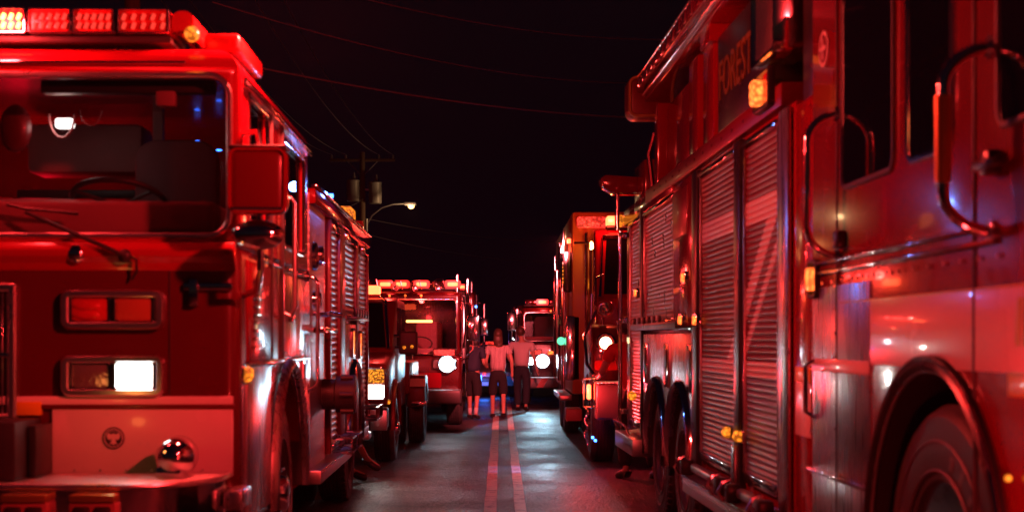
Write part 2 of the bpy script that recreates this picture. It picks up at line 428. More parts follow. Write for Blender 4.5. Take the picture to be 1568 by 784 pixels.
def cut(obj, mb):
    """subtract mb's volume from obj (applied)"""
    bmesh.ops.recalc_face_normals(mb.bm, faces=mb.bm.faces)
    me = bpy.data.meshes.new("c"); mb.bm.to_mesh(me); mb.bm.free()
    c = bpy.data.objects.new("c", me); COL.objects.link(c)
    if obj.parent: c.parent = obj.parent
    md = obj.modifiers.new("b", 'BOOLEAN'); md.operation = 'DIFFERENCE'; md.solver = 'EXACT'; md.object = c
    dg = bpy.context.evaluated_depsgraph_get(); dg.update()
    nm = bpy.data.meshes.new_from_object(obj.evaluated_get(dg))
    obj.modifiers.clear(); old = obj.data; obj.data = nm; nm.name = old.name; bpy.data.meshes.remove(old)
    bpy.data.objects.remove(c); bpy.data.meshes.remove(me)
    autosmooth(nm, 38)
def lamp(kind, parent, loc, energy, col, size=0.1, rot=None, spot=90, blend=0.4, name='lamp_light'):
    l = bpy.data.lights.new(name, kind); l.energy = energy; l.color = col
    if kind == 'AREA': l.size = size
    else: l.shadow_soft_size = size
    if kind == 'SPOT': l.spot_size = math.radians(spot); l.spot_blend = blend
    o = bpy.data.objects.new(name, l); COL.objects.link(o); o.location = loc
    if parent is not None: o.parent = parent
    if rot is not None:
        d = Vector(rot); o.rotation_euler = d.to_track_quat('-Z', 'Y').to_euler()
    return o
def box(name, mat, par, x0, x1, y0, y1, z0, z1, bev=0.006, seg=2, label=None):
    return MB().box(x0, x1, y0, y1, z0, z1, bev, seg).build(name, mat, par, label=label)

def wheel(par, x, y, r, w, s, dual=False, detail=True, zc=None, lugs=True):
    """road wheel whose outer face looks along s*X; x is the outer face of the tyre"""
    zc = r if zc is None else zc
    rr = r*0.56
    rim = MB()
    if dual: prof = [(-0.02, rr), (-0.03, rr*0.95), (-0.16, rr*0.90), (-0.17, rr*0.45), (-0.10, rr*0.42), (-0.02, rr*0.36), (0.0, rr*0.30), (0.0, 0.001)]
    else: prof = [(-0.02, rr), (-0.03, rr*0.95), (-0.09, rr*0.9), (-0.07, rr*0.62), (-0.02, rr*0.5), (-0.015, rr*0.42), (0.04, rr*0.34), (0.055, rr*0.22), (0.055, 0.001)]
    rim.lathe(prof, (x, y, zc), 'X', 40, s)
    ro = rim.build('wheel', 'chrome', par, 50)
    t = MB()
    prof = [(-0.03, rr*0.98), (0.0, rr*1.03), (0.012, rr*1.2), (0.014, rr*1.35), (0.004, r*0.93), (-0.02, r*0.975), (-0.035, r*0.985)]
    nz = 5
    for k in range(nz):
        a = -0.045-(w-0.09)*k/nz; b2 = -0.045-(w-0.09)*(k+0.72)/nz
        prof += [(a, r), (b2, r), (b2-0.001, r-0.018), (-0.045-(w-0.09)*(k+1)/nz+0.001, r-0.018)]
    prof += [(-w+0.03, r*0.985), (-w+0.01, r*0.93), (-w, rr*1.3), (-w+0.02, rr)]
    t.lathe(prof, (x, y, zc), 'X', 64 if detail else 32, s)
    if detail:
        for k in range(44 if lugs else 0):
            a = 2*PI*k/44
            M = Matrix.Translation((x, y, zc)) @ Matrix.Rotation(a, 4, 'X') @ Matrix.Translation((-s*0.035, 0, r-0.01))
            t.box(-0.035, 0.035, -0.022, 0.022, -0.03, 0.004, 0.004, 1, M)
    to = t.build('tyre', 'rubber', ro, 30)
    if detail:
        # raised rings of the side wall and lug nuts
        q = MB()
        for rad in (rr*1.12, rr*1.42): q.tube([(x+s*0.012, y+rad*math.cos(a*PI/20), zc+rad*math.sin(a*PI/20)) for a in range(40)], 0.006, 5, True)
        for k in range(26):
            if k % 13 > 7: continue
            a = 2*PI*k/26+0.3; rad = rr*1.27
            M = Matrix.Translation((x+s*0.012, y, zc)) @ Matrix.Rotation(a, 4, 'X') @ Matrix.Translation((0, 0, rad))
            q.box(-0.004, 0.004, -0.014, 0.014, -0.025, 0.025, 0.001, 1, M)
        q.build('sidewall_ring', 'tyre_wall', ro)
        nut = MB()
        for k in range(10):
            a = 2*PI*k/10; rad = rr*(0.40 if dual else 0.52); xo = -0.10 if dual else -0.03
            nut.cyl((x+s*xo, y+rad*math.cos(a), zc+rad*math.sin(a)), (x+s*(xo+0.05), y+rad*math.cos(a), zc+rad*math.sin(a)), 0.016, seg=8)
        nut.build('lug_nut', 'chrome', ro, split=True)
    if dual:
        t = MB(); t.lathe([(-w-0.05, rr), (-w-0.045, r*0.9), (-w-0.07, r), (-2*w, r), (-2*w-0.03, r*0.9), (-2*w-0.03, rr)], (x, y, zc), 'X', 40, s)
        t.build('tyre', 'rubber', ro, 30)
    return ro
def arch(par, x, y, r, zc, s, mat='chrome', width=0.06, a0=-5, a1=185, thick=0.03, stretch=1.0):
    """moulded wheel-arch lip plus the dark liner behind it"""
    t = MB(); n = 28; pts = []
    for k in range(n+1):
        a = math.radians(a0+(a1-a0)*k/n); pts.append((math.cos(a), math.sin(a)*stretch))
    sec = [(0, 0), (0, width), (s*thick, width*0.8), (s*thick*1.6, width*0.35), (s*thick*0.8, 0)]
    rings = [[t.bm.verts.new((x+dx, y+c*(r+dr), zc+sn*(r+dr))) for dx, dr in sec] for c, sn in pts]
    for A, B in zip(rings, rings[1:]):
        for k in range(len(sec)): t.bm.faces.new((A[k], A[(k+1) % 5], B[(k+1) % 5], B[k]))
    for rg in (rings[0], rings[-1]): t.bm.faces.new(rg)
    fo = t.build('fender', mat, par, 40)
    l = MB()
    A = [l.bm.verts.new((x-s*0.003, y+c*(r-0.004), zc+sn*(r-0.004))) for c, sn in pts]
    B = [l.bm.verts.new((x-s*0.62, y+c*(r-0.004), zc+sn*(r-0.004))) for c, sn in pts]
    for k in range(n): l.bm.faces.new((A[k], A[k+1], B[k+1], B[k]))
    l.bm.faces.new(B)
    l.build('liner', 'black_plastic', fo)
    return fo
def arch_cutter(x, y, r, zc, s, deep=0.63, stretch=1.0):
    c = MB(); o = [(y+r*math.cos(math.radians(a)), zc+r*math.sin(math.radians(a))*stretch) for a in range(0, 181, 6)]
    o += [(y-r, 0.1), (y+r, 0.1)]
    c.prism(o, 'X', min(x+s*0.1, x-s*deep), max(x+s*0.1, x-s*deep)); return c
def grab_rail(par, x, y, z0, z1, off, s, r=0.018, name='grab_rail', grip=False, mat='chrome', arc=0.10):
    pts = [(x, y, z1-0.0)]
    pts = []
    for k in range(9):
        a = PI/2*k/8; pts.append((x+s*(off*math.sin(a)), y-0.0, z1-arc*(1-math.cos(a))*0+0.0 - arc*(1-math.cos(a))))
    low = [(p[0], p[1], z0+(z1-p[2])) for p in pts][::-1]
    o = MB().tube(pts+low, r, 10).build(name, mat, par)
    b2 = MB()
    for z in (z0, z1): b2.cyl((x, y, z), (x+s*0.015, y, z), 0.04, seg=16)
    b2.build('rail_flange', mat, o, split=True)
    if grip: MB().cyl((x+s*off, y, z0+arc+0.03), (x+s*off, y, z1-arc-0.03), r*1.35, seg=12).build('grip_sleeve', 'gold_leaf', o)
    return o
#PART2
# ------------------------------------------------------------------ setting
def struct(o): o['kind'] = 'structure'; return o
g = MB(); g.bm.faces.new([g.bm.verts.new(p) for p in ((-60, -12, -0.02), (60, -12, -0.02), (60, 160, -0.02), (-60, 160, -0.02))])
struct(g.build('ground', 'grass_dark', None))
g = MB(); g.bm.faces.new([g.bm.verts.new(p) for p in ((-5.2, -12, 0), (5.4, -12, 0), (5.4, 160, 0), (-5.2, 160, 0))])
struct(g.build('road', 'asphalt', None))
g = MB()
def ribbon(g, xf, w, y0, y1, z, n=60):
    prev = None
    for i in range(n+1):
        y = y0*(y1/y0)**(i/n); x = xf(y)
        j = 0.004*math.sin(y*3.1)+0.003*math.sin(y*7.7)
        a = g.bm.verts.new((x-w/2+j, y, z)); b2 = g.bm.verts.new((x+w/2+j*0.5, y, z))
        if prev: g.bm.faces.new((prev[0], prev[1], b2, a))
        prev = (a, b2)
ribbon(g, lambda y: -0.105+0.0*y, 0.115, 3, 120, 0.004)
ribbon(g, lambda y: 0.172, 0.105, 3, 120, 0.004)
struct(g.build('road_markings', 'road_paint', None))

# ------------------------------------------------------------------ fire engine on the left
L = thing('fire_engine', 'nearest red engine on the left, with wide windscreen and one rectangular headlight lit', 'fire engine', (-2.593, 7.26, 0), 0.01515, 'fire engines parked in two rows')
X = 1.25
# cab tub
cab = MB().box(-X, X, 0, 2.95, 0.52, 2.07, 0.085, 5).build('cab', 'red_paint_shaded', L)  # shaded copy of the cab red
cut(cab, arch_cutter(X, 1.79, 0.70, 0.62, 1))
# upper cab shell
bm = bmesh.new(); bmesh.ops.create_cube(bm, size=1)
for v in bm.verts: v.co = Vector((v.co.x*2*X, 1.475+v.co.y*2.95, 2.55+v.co.z*1.02))
eg = [e for e in bm.edges if all(v.co.z > 2.8 for v in e.verts)]
bmesh.ops.bevel(bm, geom=eg, offset=0.16, segments=6, affect='EDGES', profile=0.5)
eg = [e for e in bm.edges if abs(e.verts[0].co.z-e.verts[1].co.z) > 0.5 and abs(abs(e.verts[0].co.x)-X) < 1e-3 and e.verts[0].co.y < 0.3 or (abs(e.verts[0].co.z-e.verts[1].co.z) > 0.5 and abs(e.verts[0].co.x-e.verts[1].co.x) < 1e-4 and e.verts[0].co.y > 2.8)]
bmesh.ops.bevel(bm, geom=eg, offset=0.07, segments=5, affect='EDGES', profile=0.5)
up = MB(); up.join(bm); roof = up.build('roof', 'red_paint_lit', L, 30)  # lit copy of the cab red
cut(roof, MB().box(-X+0.07, X-0.07, 0.07, 2.88, 1.9, 2.93))
cut(roof, MB().rpanel(-X+0.055, X-0.055, 2.085, 2.90, 0.11, 'Y', -0.3, 0.3, 6))
cut(roof, MB().rpanel(0.30, 0.97, 2.14, 2.84, 0.04, 'X', X-0.3, X+0.3))
cut(roof, MB().rpanel(1.62, 2.66, 2.14, 2.80, 0.04, 'X', X-0.3, X+0.3))
cut(roof, MB().rpanel(0.30, 0.97, 2.14, 2.84, 0.04, 'X', -X-0.3, -X+0.3))
# windscreen
MB().rpanel(-X+0.05, X-0.05, 2.08, 2.905, 0.11, 'Y', 0.028, 0.036, 6).build('windscreen', 'windscreen_glass', L)
MB().frame(-X+0.035, X-0.035, 2.066, 2.918, 0.03, 'Y', 0.02, -0.014, 0.12, 6).build('windscreen_trim', 'satin_chrome', L)
for (a, b2, z1) in ((0.30, 0.97, 2.84), (1.62, 2.66, 2.80)):
    w = MB().rpanel(a+0.002, b2-0.002, 2.142, z1-0.002, 0.038, 'X', X-0.03, X-0.022).build('side_window', 'pane_glass', L)
    MB().frame(a-0.02, b2+0.02, 2.12, z1+0.02, 0.03, 'X', X-0.01, X+0.012, 0.05).build('window_frame', 'chrome', w)
# gutter rail & trims along cab side
MB().box(X-0.012, X+0.022, 0.12, 2.95, 2.895, 2.915, 0.004).box(X-0.012, X+0.03, 0.12, 2.9, 2.86, 2.872, 0.004).build('gutter', 'chrome', L)
MB().box(X-0.01, X+0.016, 0.35, 1.5, 1.99, 2.012, 0.004).box(X-0.01, X+0.016, 1.56, 2.9, 1.985, 2.007, 0.004).build('belt_trim', 'chrome', L)
box('door_panel', 'red_paint', L, X-0.01, X+0.012, 0.22, 1.04, 1.42, 1.97, 0.006)
for (y0, y1, z0) in ((0.16, 1.02, 0.60),):
    MB().box(X-0.01, X+0.014, y0, y1, z0, 1.40, 0.006).build('side_plate', 'brushed_steel', L)
MB().box(X-0.01, X+0.014, 2.54, 2.93, 0.56, 1.60, 0.006).build('side_plate', 'brushed_steel', L)
rd = MB().box(X-0.01, X+0.014, 1.60, 2.9, 1.44, 1.96, 0.006).build('rear_door_panel', 'brushed_steel', L)
hd = MB(); hd.box(X+0.01, X+0.05, 1.68, 1.86, 1.66, 1.70, 0.008); hd.build('door_handle', 'chrome', rd)
MB().box(X-0.01, X+0.018, 1.53, 1.555, 1.4, 2.9, 0.004).box(X-0.01, X+0.018, 1.07, 1.085, 1.4, 2.9, 0.003).build('door_seal', 'black_plastic', L)
# louvred vents and flange on cab side
v = MB()
for k in range(9): v.box(X+0.012, X+0.028, 0.36, 0.62, 1.50+k*0.045, 1.515+k*0.045, 0.003)
v.build('vent_louvre', 'chrome', L)
MB().box(X-0.005, X+0.02, 0.2, 2.9, 1.405, 1.435, 0.005).build('side_moulding', 'chrome', L)
arch(L, X+0.012, 1.79, 0.70, 0.62, 1, 'brushed_steel', 0.07, stretch=1.06)
wheel(L, X-0.04, 1.79, 0.57, 0.30, 1)
# marker lamp on the corner
mk = MB().ball((X+0.02, 0.13, 1.37), 0.042, (0.9, 1, 1)).build('marker_lamp', 'lamp_amber', L)
MB().cyl((X-0.02, 0.13, 1.37), (X+0.012, 0.13, 1.37), 0.052, seg=20).build('lamp_base', 'chrome', mk)
# vertical handrail
MB().tube([(X, 1.62, 2.42), (X+0.05, 1.62, 2.44), (X+0.075, 1.62, 2.40), (X+0.075, 1.62, 1.75), (X+0.05, 1.62, 1.7), (X, 1.62, 1.72)], 0.017, 10).build('handrail', 'brushed_steel', L)
grab_rail(L, X, 2.82, 1.2, 2.0, 0.08, 1, 0.014, arc=0.06)
# --- front face
MB().box(0.30, X-0.03, -0.022, 0.02, 0.86, 1.20, 0.012).build('lower_band', 'white_paint', L)
MB().box(-X+0.10, X-0.03, -0.02, 0.02, 1.218, 1.262, 0.006).build('upper_band', 'white_paint', L)
MB().box(0.22, X-0.025, -0.026, 0.02, 1.197, 1.221, 0.003).build('pinstripe', 'dark_red_paint', L)
box('yellow_panel', 'yellow_paint', L, 0.12, 0.25, -0.031, 0.01, 1.165, 1.235, 0.006)
# belt crease under windscreen
MB().prism([(0.05, 1.90), (-0.004, 1.90), (-0.02, 1.94), (-0.05, 1.975), (-0.055, 2.01), (-0.03, 2.045), (0.05, 2.055)], 'X', -X+0.02, X-0.02, 0.008).build('scuttle', 'red_paint_lit', L)  # lit copy of the cab red, bright band below the glass
# grille
gr = MB().frame(-0.70, 0.126, 1.13, 1.84, 0.045, 'Y', 0.01, -0.045, 0.02).build('grille', 'satin_chrome', L)
MB().box(-0.66, 0.085, -0.012, 0.012, 1.17, 1.80, 0.002).build('mesh_panel', 'black_plastic', gr)
v = MB()
for k in range(34): v.box(-0.655+k*0.022, -0.649+k*0.022, -0.026, -0.010, 1.172, 1.798, 0.001, 1)
v.build('vertical_bar', 'satin_chrome', gr, split=True)
MB().box(-0.66, 0.085, -0.036, -0.02, 1.46, 1.485, 0.004).build('cross_bar', 'chrome', gr)
for sx in (1, -1):
    for (z0, z1, low) in ((1.60, 1.807, False), (1.26, 1.473, True)):
        x0, x1 = (0.35, 0.877) if sx == 1 else (-1.16, -0.74)
        h = MB().frame(x0, x1, z0, z1, 0.045, 'Y', 0.01, -0.055, 0.05, 5).build('lamp_bezel', 'satin_chrome', L)
        MB().box(x0+0.02, x1-0.02, -0.012, 0.0, z0+0.02, z1-0.02, 0.003).build('backing', 'black_plastic', h)
        xm = (x0+x1)/2
        ff = MB().frame(x0+0.05, xm-0.008, z0+0.035, z1-0.035, 0.012, 'Y', -0.01, -0.046, 0.02)
        ff.frame(xm+0.008, x1-0.05, z0+0.035, z1-0.035, 0.012, 'Y', -0.01, -0.046, 0.02)
        ff.build('lens_rim', 'chrome', h)
        a = 'clear_lens_off' if low else 'red_lens_off'
        MB().rpanel(x0+0.06, xm-0.018, z0+0.045, z1-0.045, 0.018, 'Y', -0.034, -0.012, bev=0.006).build('lens', a, h)
        if low and sx == 1:
            MB().rpanel(xm+0.016, x1-0.056, z0+0.042, z1-0.042, 0.018, 'Y', -0.040, -0.012, bev=0.006).build('headlight_lens', 'lamp_white', h, label='lit white headlight lens')
        else:
            MB().rpanel(xm+0.018, x1-0.06, z0+0.045, z1-0.045, 0.018, 'Y', -0.034, -0.012, bev=0.006).build('lens', 'orange_lens_off' if not low else 'clear_lens_off', h)
# parabolic reflector ribs in upper dark red lens
q = MB()
q.ball((0.482, -0.032, 1.72), 0.07, (1, 0.2, 0.35)); q.ball((0.482, -0.032, 1.675), 0.07, (1, 0.2, 0.35)); q.build('reflector_bulge', 'red_lens_off', L)
# round emblem on the pale band
em = MB().cyl((0.617, -0.024, 1.05), (0.617, -0.028, 1.05), 0.056, seg=36).build('emblem', 'black_paint', L)
r_ = MB(); r_.tube([(0.617+0.046*math.cos(a*PI/18), -0.029, 1.05+0.046*math.sin(a*PI/18)) for a in range(36)], 0.0028, 5, True)
# eagle with spread wings over a shield, ring of stars above
r_.prism([(0.617, 1.075), (0.606, 1.068), (0.59, 1.078), (0.582, 1.062), (0.588, 1.046), (0.598, 1.04), (0.607, 1.05), (0.605, 1.03), (0.595, 1.018), (0.611, 1.022), (0.617, 1.012), (0.623, 1.022), (0.639, 1.018), (0.629, 1.03), (0.627, 1.05), (0.636, 1.04), (0.646, 1.046), (0.652, 1.062), (0.644, 1.078), (0.628, 1.068)], 'Y', -0.031, -0.028)
for k in range(5): r_.ball((0.617+(k-2)*0.009, -0.029, 1.084-abs(k-2)*0.001), 0.003, seg=6)
r_.build('emblem_relief', 'white_paint', em)
# wipers
for (px_, pz, tx, tz) in ((0.68, 1.975, 0.17, 2.20), (-0.55, 1.975, -0.95, 2.2)):
    wp = MB(); wp.tube([(px_, -0.08, pz), (px_-0.06, -0.09, pz+0.03), ((px_+tx)/2, -0.06, (pz+tz)/2), (tx, -0.02, tz)], 0.011, 8)
    wo = wp.build('wiper_arm', 'black_plastic', L)
    MB().tube([(tx-0.10, -0.012, tz+0.04), (tx, -0.022, tz+0.015), (tx+0.26, -0.012, tz-0.005)], 0.008, 6).tube([(tx-0.10, -0.002, tz+0.035), (tx+0.26, -0.002, tz-0.012)], 0.006, 6).build('wiper_blade', 'black_plastic', wo)
    MB().ball((px_, -0.05, pz), 0.035, (1, 0.8, 1)).tube([(px_+0.02, -0.06, pz), (px_+0.06, -0.06, pz-0.02), (px_+0.06, -0.05, pz-0.08), (px_+0.03, -0.03, pz-0.12)], 0.007, 6).build('wiper_pivot', 'black_plastic', wo)
# chrome dome below windscreen (nozzle)
MB().ball((0.43, -0.03, 1.985), 0.05, (1, 0.7, 1)).build('nozzle_cap', 'chrome', L)
# upper header strip lamp housings on the visor
MB().box(-1.0, 0.98, -0.02, 0.03, 2.955, 2.972, 0.006).build('visor_trim', 'chrome', L)
# roof light bar
lb = MB().box(-0.95, 0.88, 0.10, 0.50, 3.085, 3.125, 0.01).build('light_bar', 'black_plastic', L)
for k, (x0, x1) in enumerate(((-0.92, -0.62), (-0.60, -0.30), (-0.28, 0.0), (0.03, 0.26), (0.27, 0.495), (0.50, 0.72), (0.73, 1.0))):
    x0 -= 0.12; x1 -= 0.12
    lit = k in (3, 0)
    MB().box(x0, x1, 0.075, 0.5, 3.13, 3.255, 0.02, 3).build('lens_module', 'red_lens_off', lb)
    fr = MB().frame(x0, x1, 3.128, 3.258, 0.012, 'Y', 0.09, 0.062, 0.012).build('module_frame', 'chrome', lb)
    dots = MB()
    for i in range(5):
        for j in range(2):
            cx_ = x0+0.035+i*(x1-x0-0.07)/4; cz = 3.168+j*0.045
            M = Matrix.Translation((cx_, 0.074, cz)) @ Matrix.Rotation(0.35, 4, 'Y')
            dots.box(-0.010, 0.010, -0.01, 0.002, -0.018, 0.018, 0.004, 2, M)
    dots.build('diode', 'lamp_hot' if k == 3 else 'diode_faint', lb, split=True)
MB().rpanel(0.885, 1.0, 3.13, 3.25, 0.05, 'Y', 0.09, 0.48).build('end_cap', 'red_lens_off', lb)
for x in (-0.8, -0.1, 0.6): box('mount_foot', 'brushed_steel', lb, x-0.04, x+0.04, 0.2, 0.4, 3.05, 3.09)
# corner beacon and side light bar
MB().ball((1.005, 0.02, 3.115), 0.04).build('marker_lamp', 'lamp_amber', L)
sb = MB().box(1.03, 1.22, 0.2, 1.0, 3.06, 3.16, 0.025, 3).build('side_beacon', 'red_lens_off', L)
lamp('POINT', L, (0.0, -0.15, 3.2), 60, RED, 0.08)
lamp('POINT', L, (1.5, 0.3, 3.35), 460, PINK, 0.10)
lamp('POINT', L, (0.62, -0.50, 1.22), 0.6, (1, 0.28, 0.06), 0.05)  # added fill light for the bumper, no fixture of its own
# mirror
mi = MB().box(1.267, 1.547, -0.42, -0.28, 2.16, 2.475, 0.045, 4).build('mirror_housing', 'dark_red_paint', L)
MB().frame(1.262, 1.552, 2.155, 2.48, 0.022, 'Y', -0.36, -0.428, 0.05).build('mirror_rim', 'red_paint', mi)
MB().box(1.267, 1.547, -0.422, -0.27, 2.47, 2.49, 0.008).build('mirror_cap', 'black_plastic', mi)
MB().tube([(1.285, -0.43, 2.18), (1.53, -0.43, 2.18)], 0.009, 8).build('mirror_trim', 'chrome', mi)
MB().ball((1.40, -0.35, 2.06), 0.10, (1.3, 0.7, 0.75)).build('convex_mirror', 'chrome', mi)
MB().tube([(1.41, -0.35, 2.17), (1.41, -0.33, 1.9), (1.36, -0.1, 1.8), (1.25, 0.15, 1.78)], 0.018, 10).tube([(1.41, -0.33, 2.48), (1.36, -0.1, 2.6), (1.25, 0.12, 2.62)], 0.014, 10).build('mirror_bracket', 'chrome', mi, split=True)
MB().box(0.892, 0.898, -0.003, 0.01, 1.27, 1.98, 0.0005).build('panel_seam', 'black_plastic', L)
MB().box(0.97, 1.22, -0.03, 0.0, 1.80, 1.84, 0.008).box(1.0, 1.05, -0.05, 0.0, 1.72, 1.86, 0.01).build('corner_handle', 'chrome', L)
# bumper
bp_ = MB()
pts = [(-1.25, -0.62), (0.72, -0.62), (0.93, -0.58), (1.10, -0.46), (1.19, -0.28), (1.22, 0.0), (-1.25, 0.0)]
bp_.prism(pts, 'Z', 0.855, 0.872); bo = bp_.build('bumper', 'plate_top', L)
e_ = MB(); rim = [(-1.25, -0.63), (0.72, -0.63), (0.94, -0.59), (1.11, -0.465), (1.2, -0.28), (1.235, 0.0)]
def sweep(mb, path, z0, z1, t=0.02):
    for (a, b2) in zip(path, path[1:]):
        d = Vector((b2[0]-a[0], b2[1]-a[1], 0)); nrm = Vector((d.y, -d.x, 0)).normalized()*t
        vs = [mb.bm.verts.new(p) for p in ((a[0], a[1], z0), (b2[0], b2[1], z0), (b2[0], b2[1], z1), (a[0], a[1], z1))]
        mb.bm.faces.new(vs)
        vs = [mb.bm.verts.new((p.co-nrm*1.0)) for p in vs]; mb.bm.faces.new(vs)
    bmesh.ops.remove_doubles(mb.bm, verts=mb.bm.verts, dist=0.0005)
cr_ = [(-1.25, -0.62)]+[(0.70+0.50*math.sin(a), -0.12-0.50*math.cos(a)) for a in [PI/2*k/12 for k in range(13)]]+[(1.2, 0.05)]
sweep(e_, cr_, 0.52, 0.85); e_.build('bumper_face', 'chrome', bo, 60)
MB().tube([(p[0], p[1], 0.862) for p in cr_], 0.016, 8).build('bumper_lip', 'satin_chrome', bo)
for x0 in (-0.95, -0.6, -0.25, 0.06, 0.375, 0.69):
    q = MB().box(x0-0.11, x0+0.11, -0.70, -0.60, 0.56, 0.80, 0.015).build('bumper_box', 'oxide_box', bo)
    MB().box(x0-0.105, x0+0.105, -0.71, -0.6, 0.80, 0.835, 0.006).build('lid', 'gold_leaf', q)
    MB().box(x0-0.085, x0-0.010, -0.712, -0.69, 0.72, 0.78, 0.01).box(x0+0.010, x0+0.085, -0.712, -0.69, 0.72, 0.78, 0.01).build('recess', 'black_plastic', q)
# chrome bell/siren on bumper
bl = MB(); bl.lathe([(-0.15, 0.03), (-0.14, 0.085), (-0.10, 0.10), (0.0, 0.095), (0.04, 0.082), (0.07, 0.06), (0.09, 0.03), (0.096, 0.001)], (0.98, -0.28, 0.975), 'Y', 32, -1)
bo2 = bl.build('siren', 'chrome', L, 60)
MB().box(0.9, 1.02, -0.34, -0.14, 0.87, 0.93, 0.01).build('siren_base', 'chrome', bo2)
bk = MB().box(-0.05, 0.26, -0.46, -0.05, 0.875, 1.155, 0.012).build('bumper_hose_box', 'black_plastic', L)
MB().box(0.268, 0.31, -0.3, -0.03, 0.875, 1.13, 0.01).build('box_bracket', 'black_paint', bk)
MB().prism([(-0.16, 0.875), (0.06, 0.875), (-0.02, 1.0), (-0.16, 1.04)], 'Y', -0.55, -0.47, 0.01).build('hose_tray', 'plate_front', L)
MB().box(1.20, 1.30, -0.2, 0.10, 0.70, 0.80, 0.02).build('bumper_end_step', 'brushed_steel', bo)
# headlight throw
lamp('SPOT', L, (0.75, -0.10, 1.37), 11, (1, 0.95, 0.85), 0.05, (0.05, -1, -0.06), 80, 0.6)
# --- cab interior
MB().box(-1.1, 1.1, 0.10, 0.62, 2.05, 2.27, 0.03, 3).build('dashboard', 'cab_trim', L)
MB().box(-0.45, 0.35, 0.30, 0.9, 2.20, 2.30, 0.03, 3).build('engine_cover', 'cab_trim', L)
st = MB(); stc = Vector((0.50, 0.55, 2.31)); tl = Matrix.Rotation(math.radians(-22), 3, 'X')
st.tube([stc+tl @ Vector((0.25*math.cos(a*PI/20), 0.25*math.sin(a*PI/20), 0)) for a in range(40)], 0.016, 8, True)
for a in (90, 210, 330): st.tube([stc-Vector((0, 0, 0.03)), stc+tl @ Vector((0.245*math.cos(math.radians(a)), 0.245*math.sin(math.radians(a)), 0))], 0.012, 8)
st.tube([stc-Vector((0, 0, 0.03)), stc+Vector((0, -0.2, -0.25))], 0.03, 10)
st.build('steering_wheel', 'black_plastic', L)
for sx in (0.70, -0.70):
    se = MB().rpanel(sx-0.24, sx+0.24, 2.02, 2.72, 0.12, 'Y', 1.05, 1.20, 6, 0.03).build('seat', 'upholstery', L)
    MB().box(sx-0.25, sx+0.25, 0.75, 1.2, 1.98, 2.10, 0.04, 3).build('seat_base', 'upholstery', se)
MB().box(0.50, 0.56, 1.35, 1.41, 2.05, 2.93).build('grab_pole', 'cab_trim', L)
MB().box(-0.25, 0.45, 1.30, 1.6, 2.55, 2.85, 0.04).build('overhead_console', 'cab_trim', L)
MB().box(-0.3, 0.50, 1.28, 1.34, 2.40, 2.45, 0.01).build('radio_shelf', 'black_plastic', L)
for x0 in (-1.05, -0.62, -0.28, 0.12): box('rear_cabinet_door', 'cab_trim', L, x0, x0+0.36, 2.4, 2.45, 2.12, 2.52, 0.02)
MB().box(0.2, 1.1, 0.12, 0.2, 2.83, 2.9, 0.01).build('sun_visor', 'black_plastic', L)
MB().box(0.80, 0.90, 0.10, 0.16, 2.76, 2.84, 0.01).build('camera_box', 'cab_trim', L)
dm = MB().box(0.13, 0.23, 0.60, 0.66, 2.72, 2.775, 0.015, 3).build('dome_lamp', 'lamp_dome', L)
lamp('POINT', L, (0.18, 0.5, 2.72), 1.5, (1, 0.6, 0.5), 0.05)
lamp('POINT', L, (-0.4, 1.75, 2.42), 9.0, (1, 0.004, 0.02), 0.2)
for (x, z, y) in ((0.66, 2.83, 1.9), (0.80, 2.77, 1.9)): MB().ball((x, y, z), 0.012, (1.6, 1, 0.4), 10).build('indicator_lamp', 'lamp_blue', L)
MB().tube([(0.20+0.07*math.cos(a), 0.5, 2.78+0.13*math.sin(a)) for a in [PI+PI*k/10 for k in range(11)]], 0.007, 6).tube([(0.36+0.06*math.cos(a), 0.5, 2.80+0.08*math.sin(a)) for a in [PI+PI*k/10 for k in range(11)]], 0.005, 6).build('microphone_cord', 'oxide_box', L)
MB().ball((-0.05, 0.5, 2.70), 0.11, (0.8, 0.5, 1.2)).build('interior_beacon', 'dark_red_paint', L)
# --- body behind the cab
b0 = MB().box(-1.2, X-0.03, 3.04, 4.25, 0.55, 2.60, 0.01).build('pump_module', 'dark_red_paint', L)
MB().box(X-0.03, X-0.012, 3.08, 4.12, 0.60, 2.62, 0.003).build('pump_panel_plate', 'plate_side', b0)
MB().box(-1.2, X-0.03, 3.02, 3.04, 2.0, 2.64, 0.003).build('front_plate', 'plate_front', b0)
q = MB()
for (y, z, r) in ((3.35, 2.17, 0.10), (3.75, 2.2, 0.07), (3.35, 1.85, 0.06), (3.6, 1.85, 0.06)): q.lathe([(0, r*1.1), (0.025, r*1.05), (0.03, r*0.9), (0.022, r*0.85), (0.022, 0.001)], (X-0.012, y, z), 'X', 24, 1)
q.build('pressure_gauge', 'chrome', b0, split=True)
q = MB().box(X-0.02, X+0.10, 3.15, 4.1, 1.60, 1.64, 0.01).build('valve_rail', 'chrome', b0)
q = MB()
for k in range(5): q.cyl((X, 3.2+k*0.19, 1.74), (X+0.12, 3.2+k*0.19, 1.74), 0.012, seg=8); q.ball((X+0.13, 3.2+k*0.19, 1.74), 0.022)
q.build('valve_handle', 'chrome', b0, split=True)
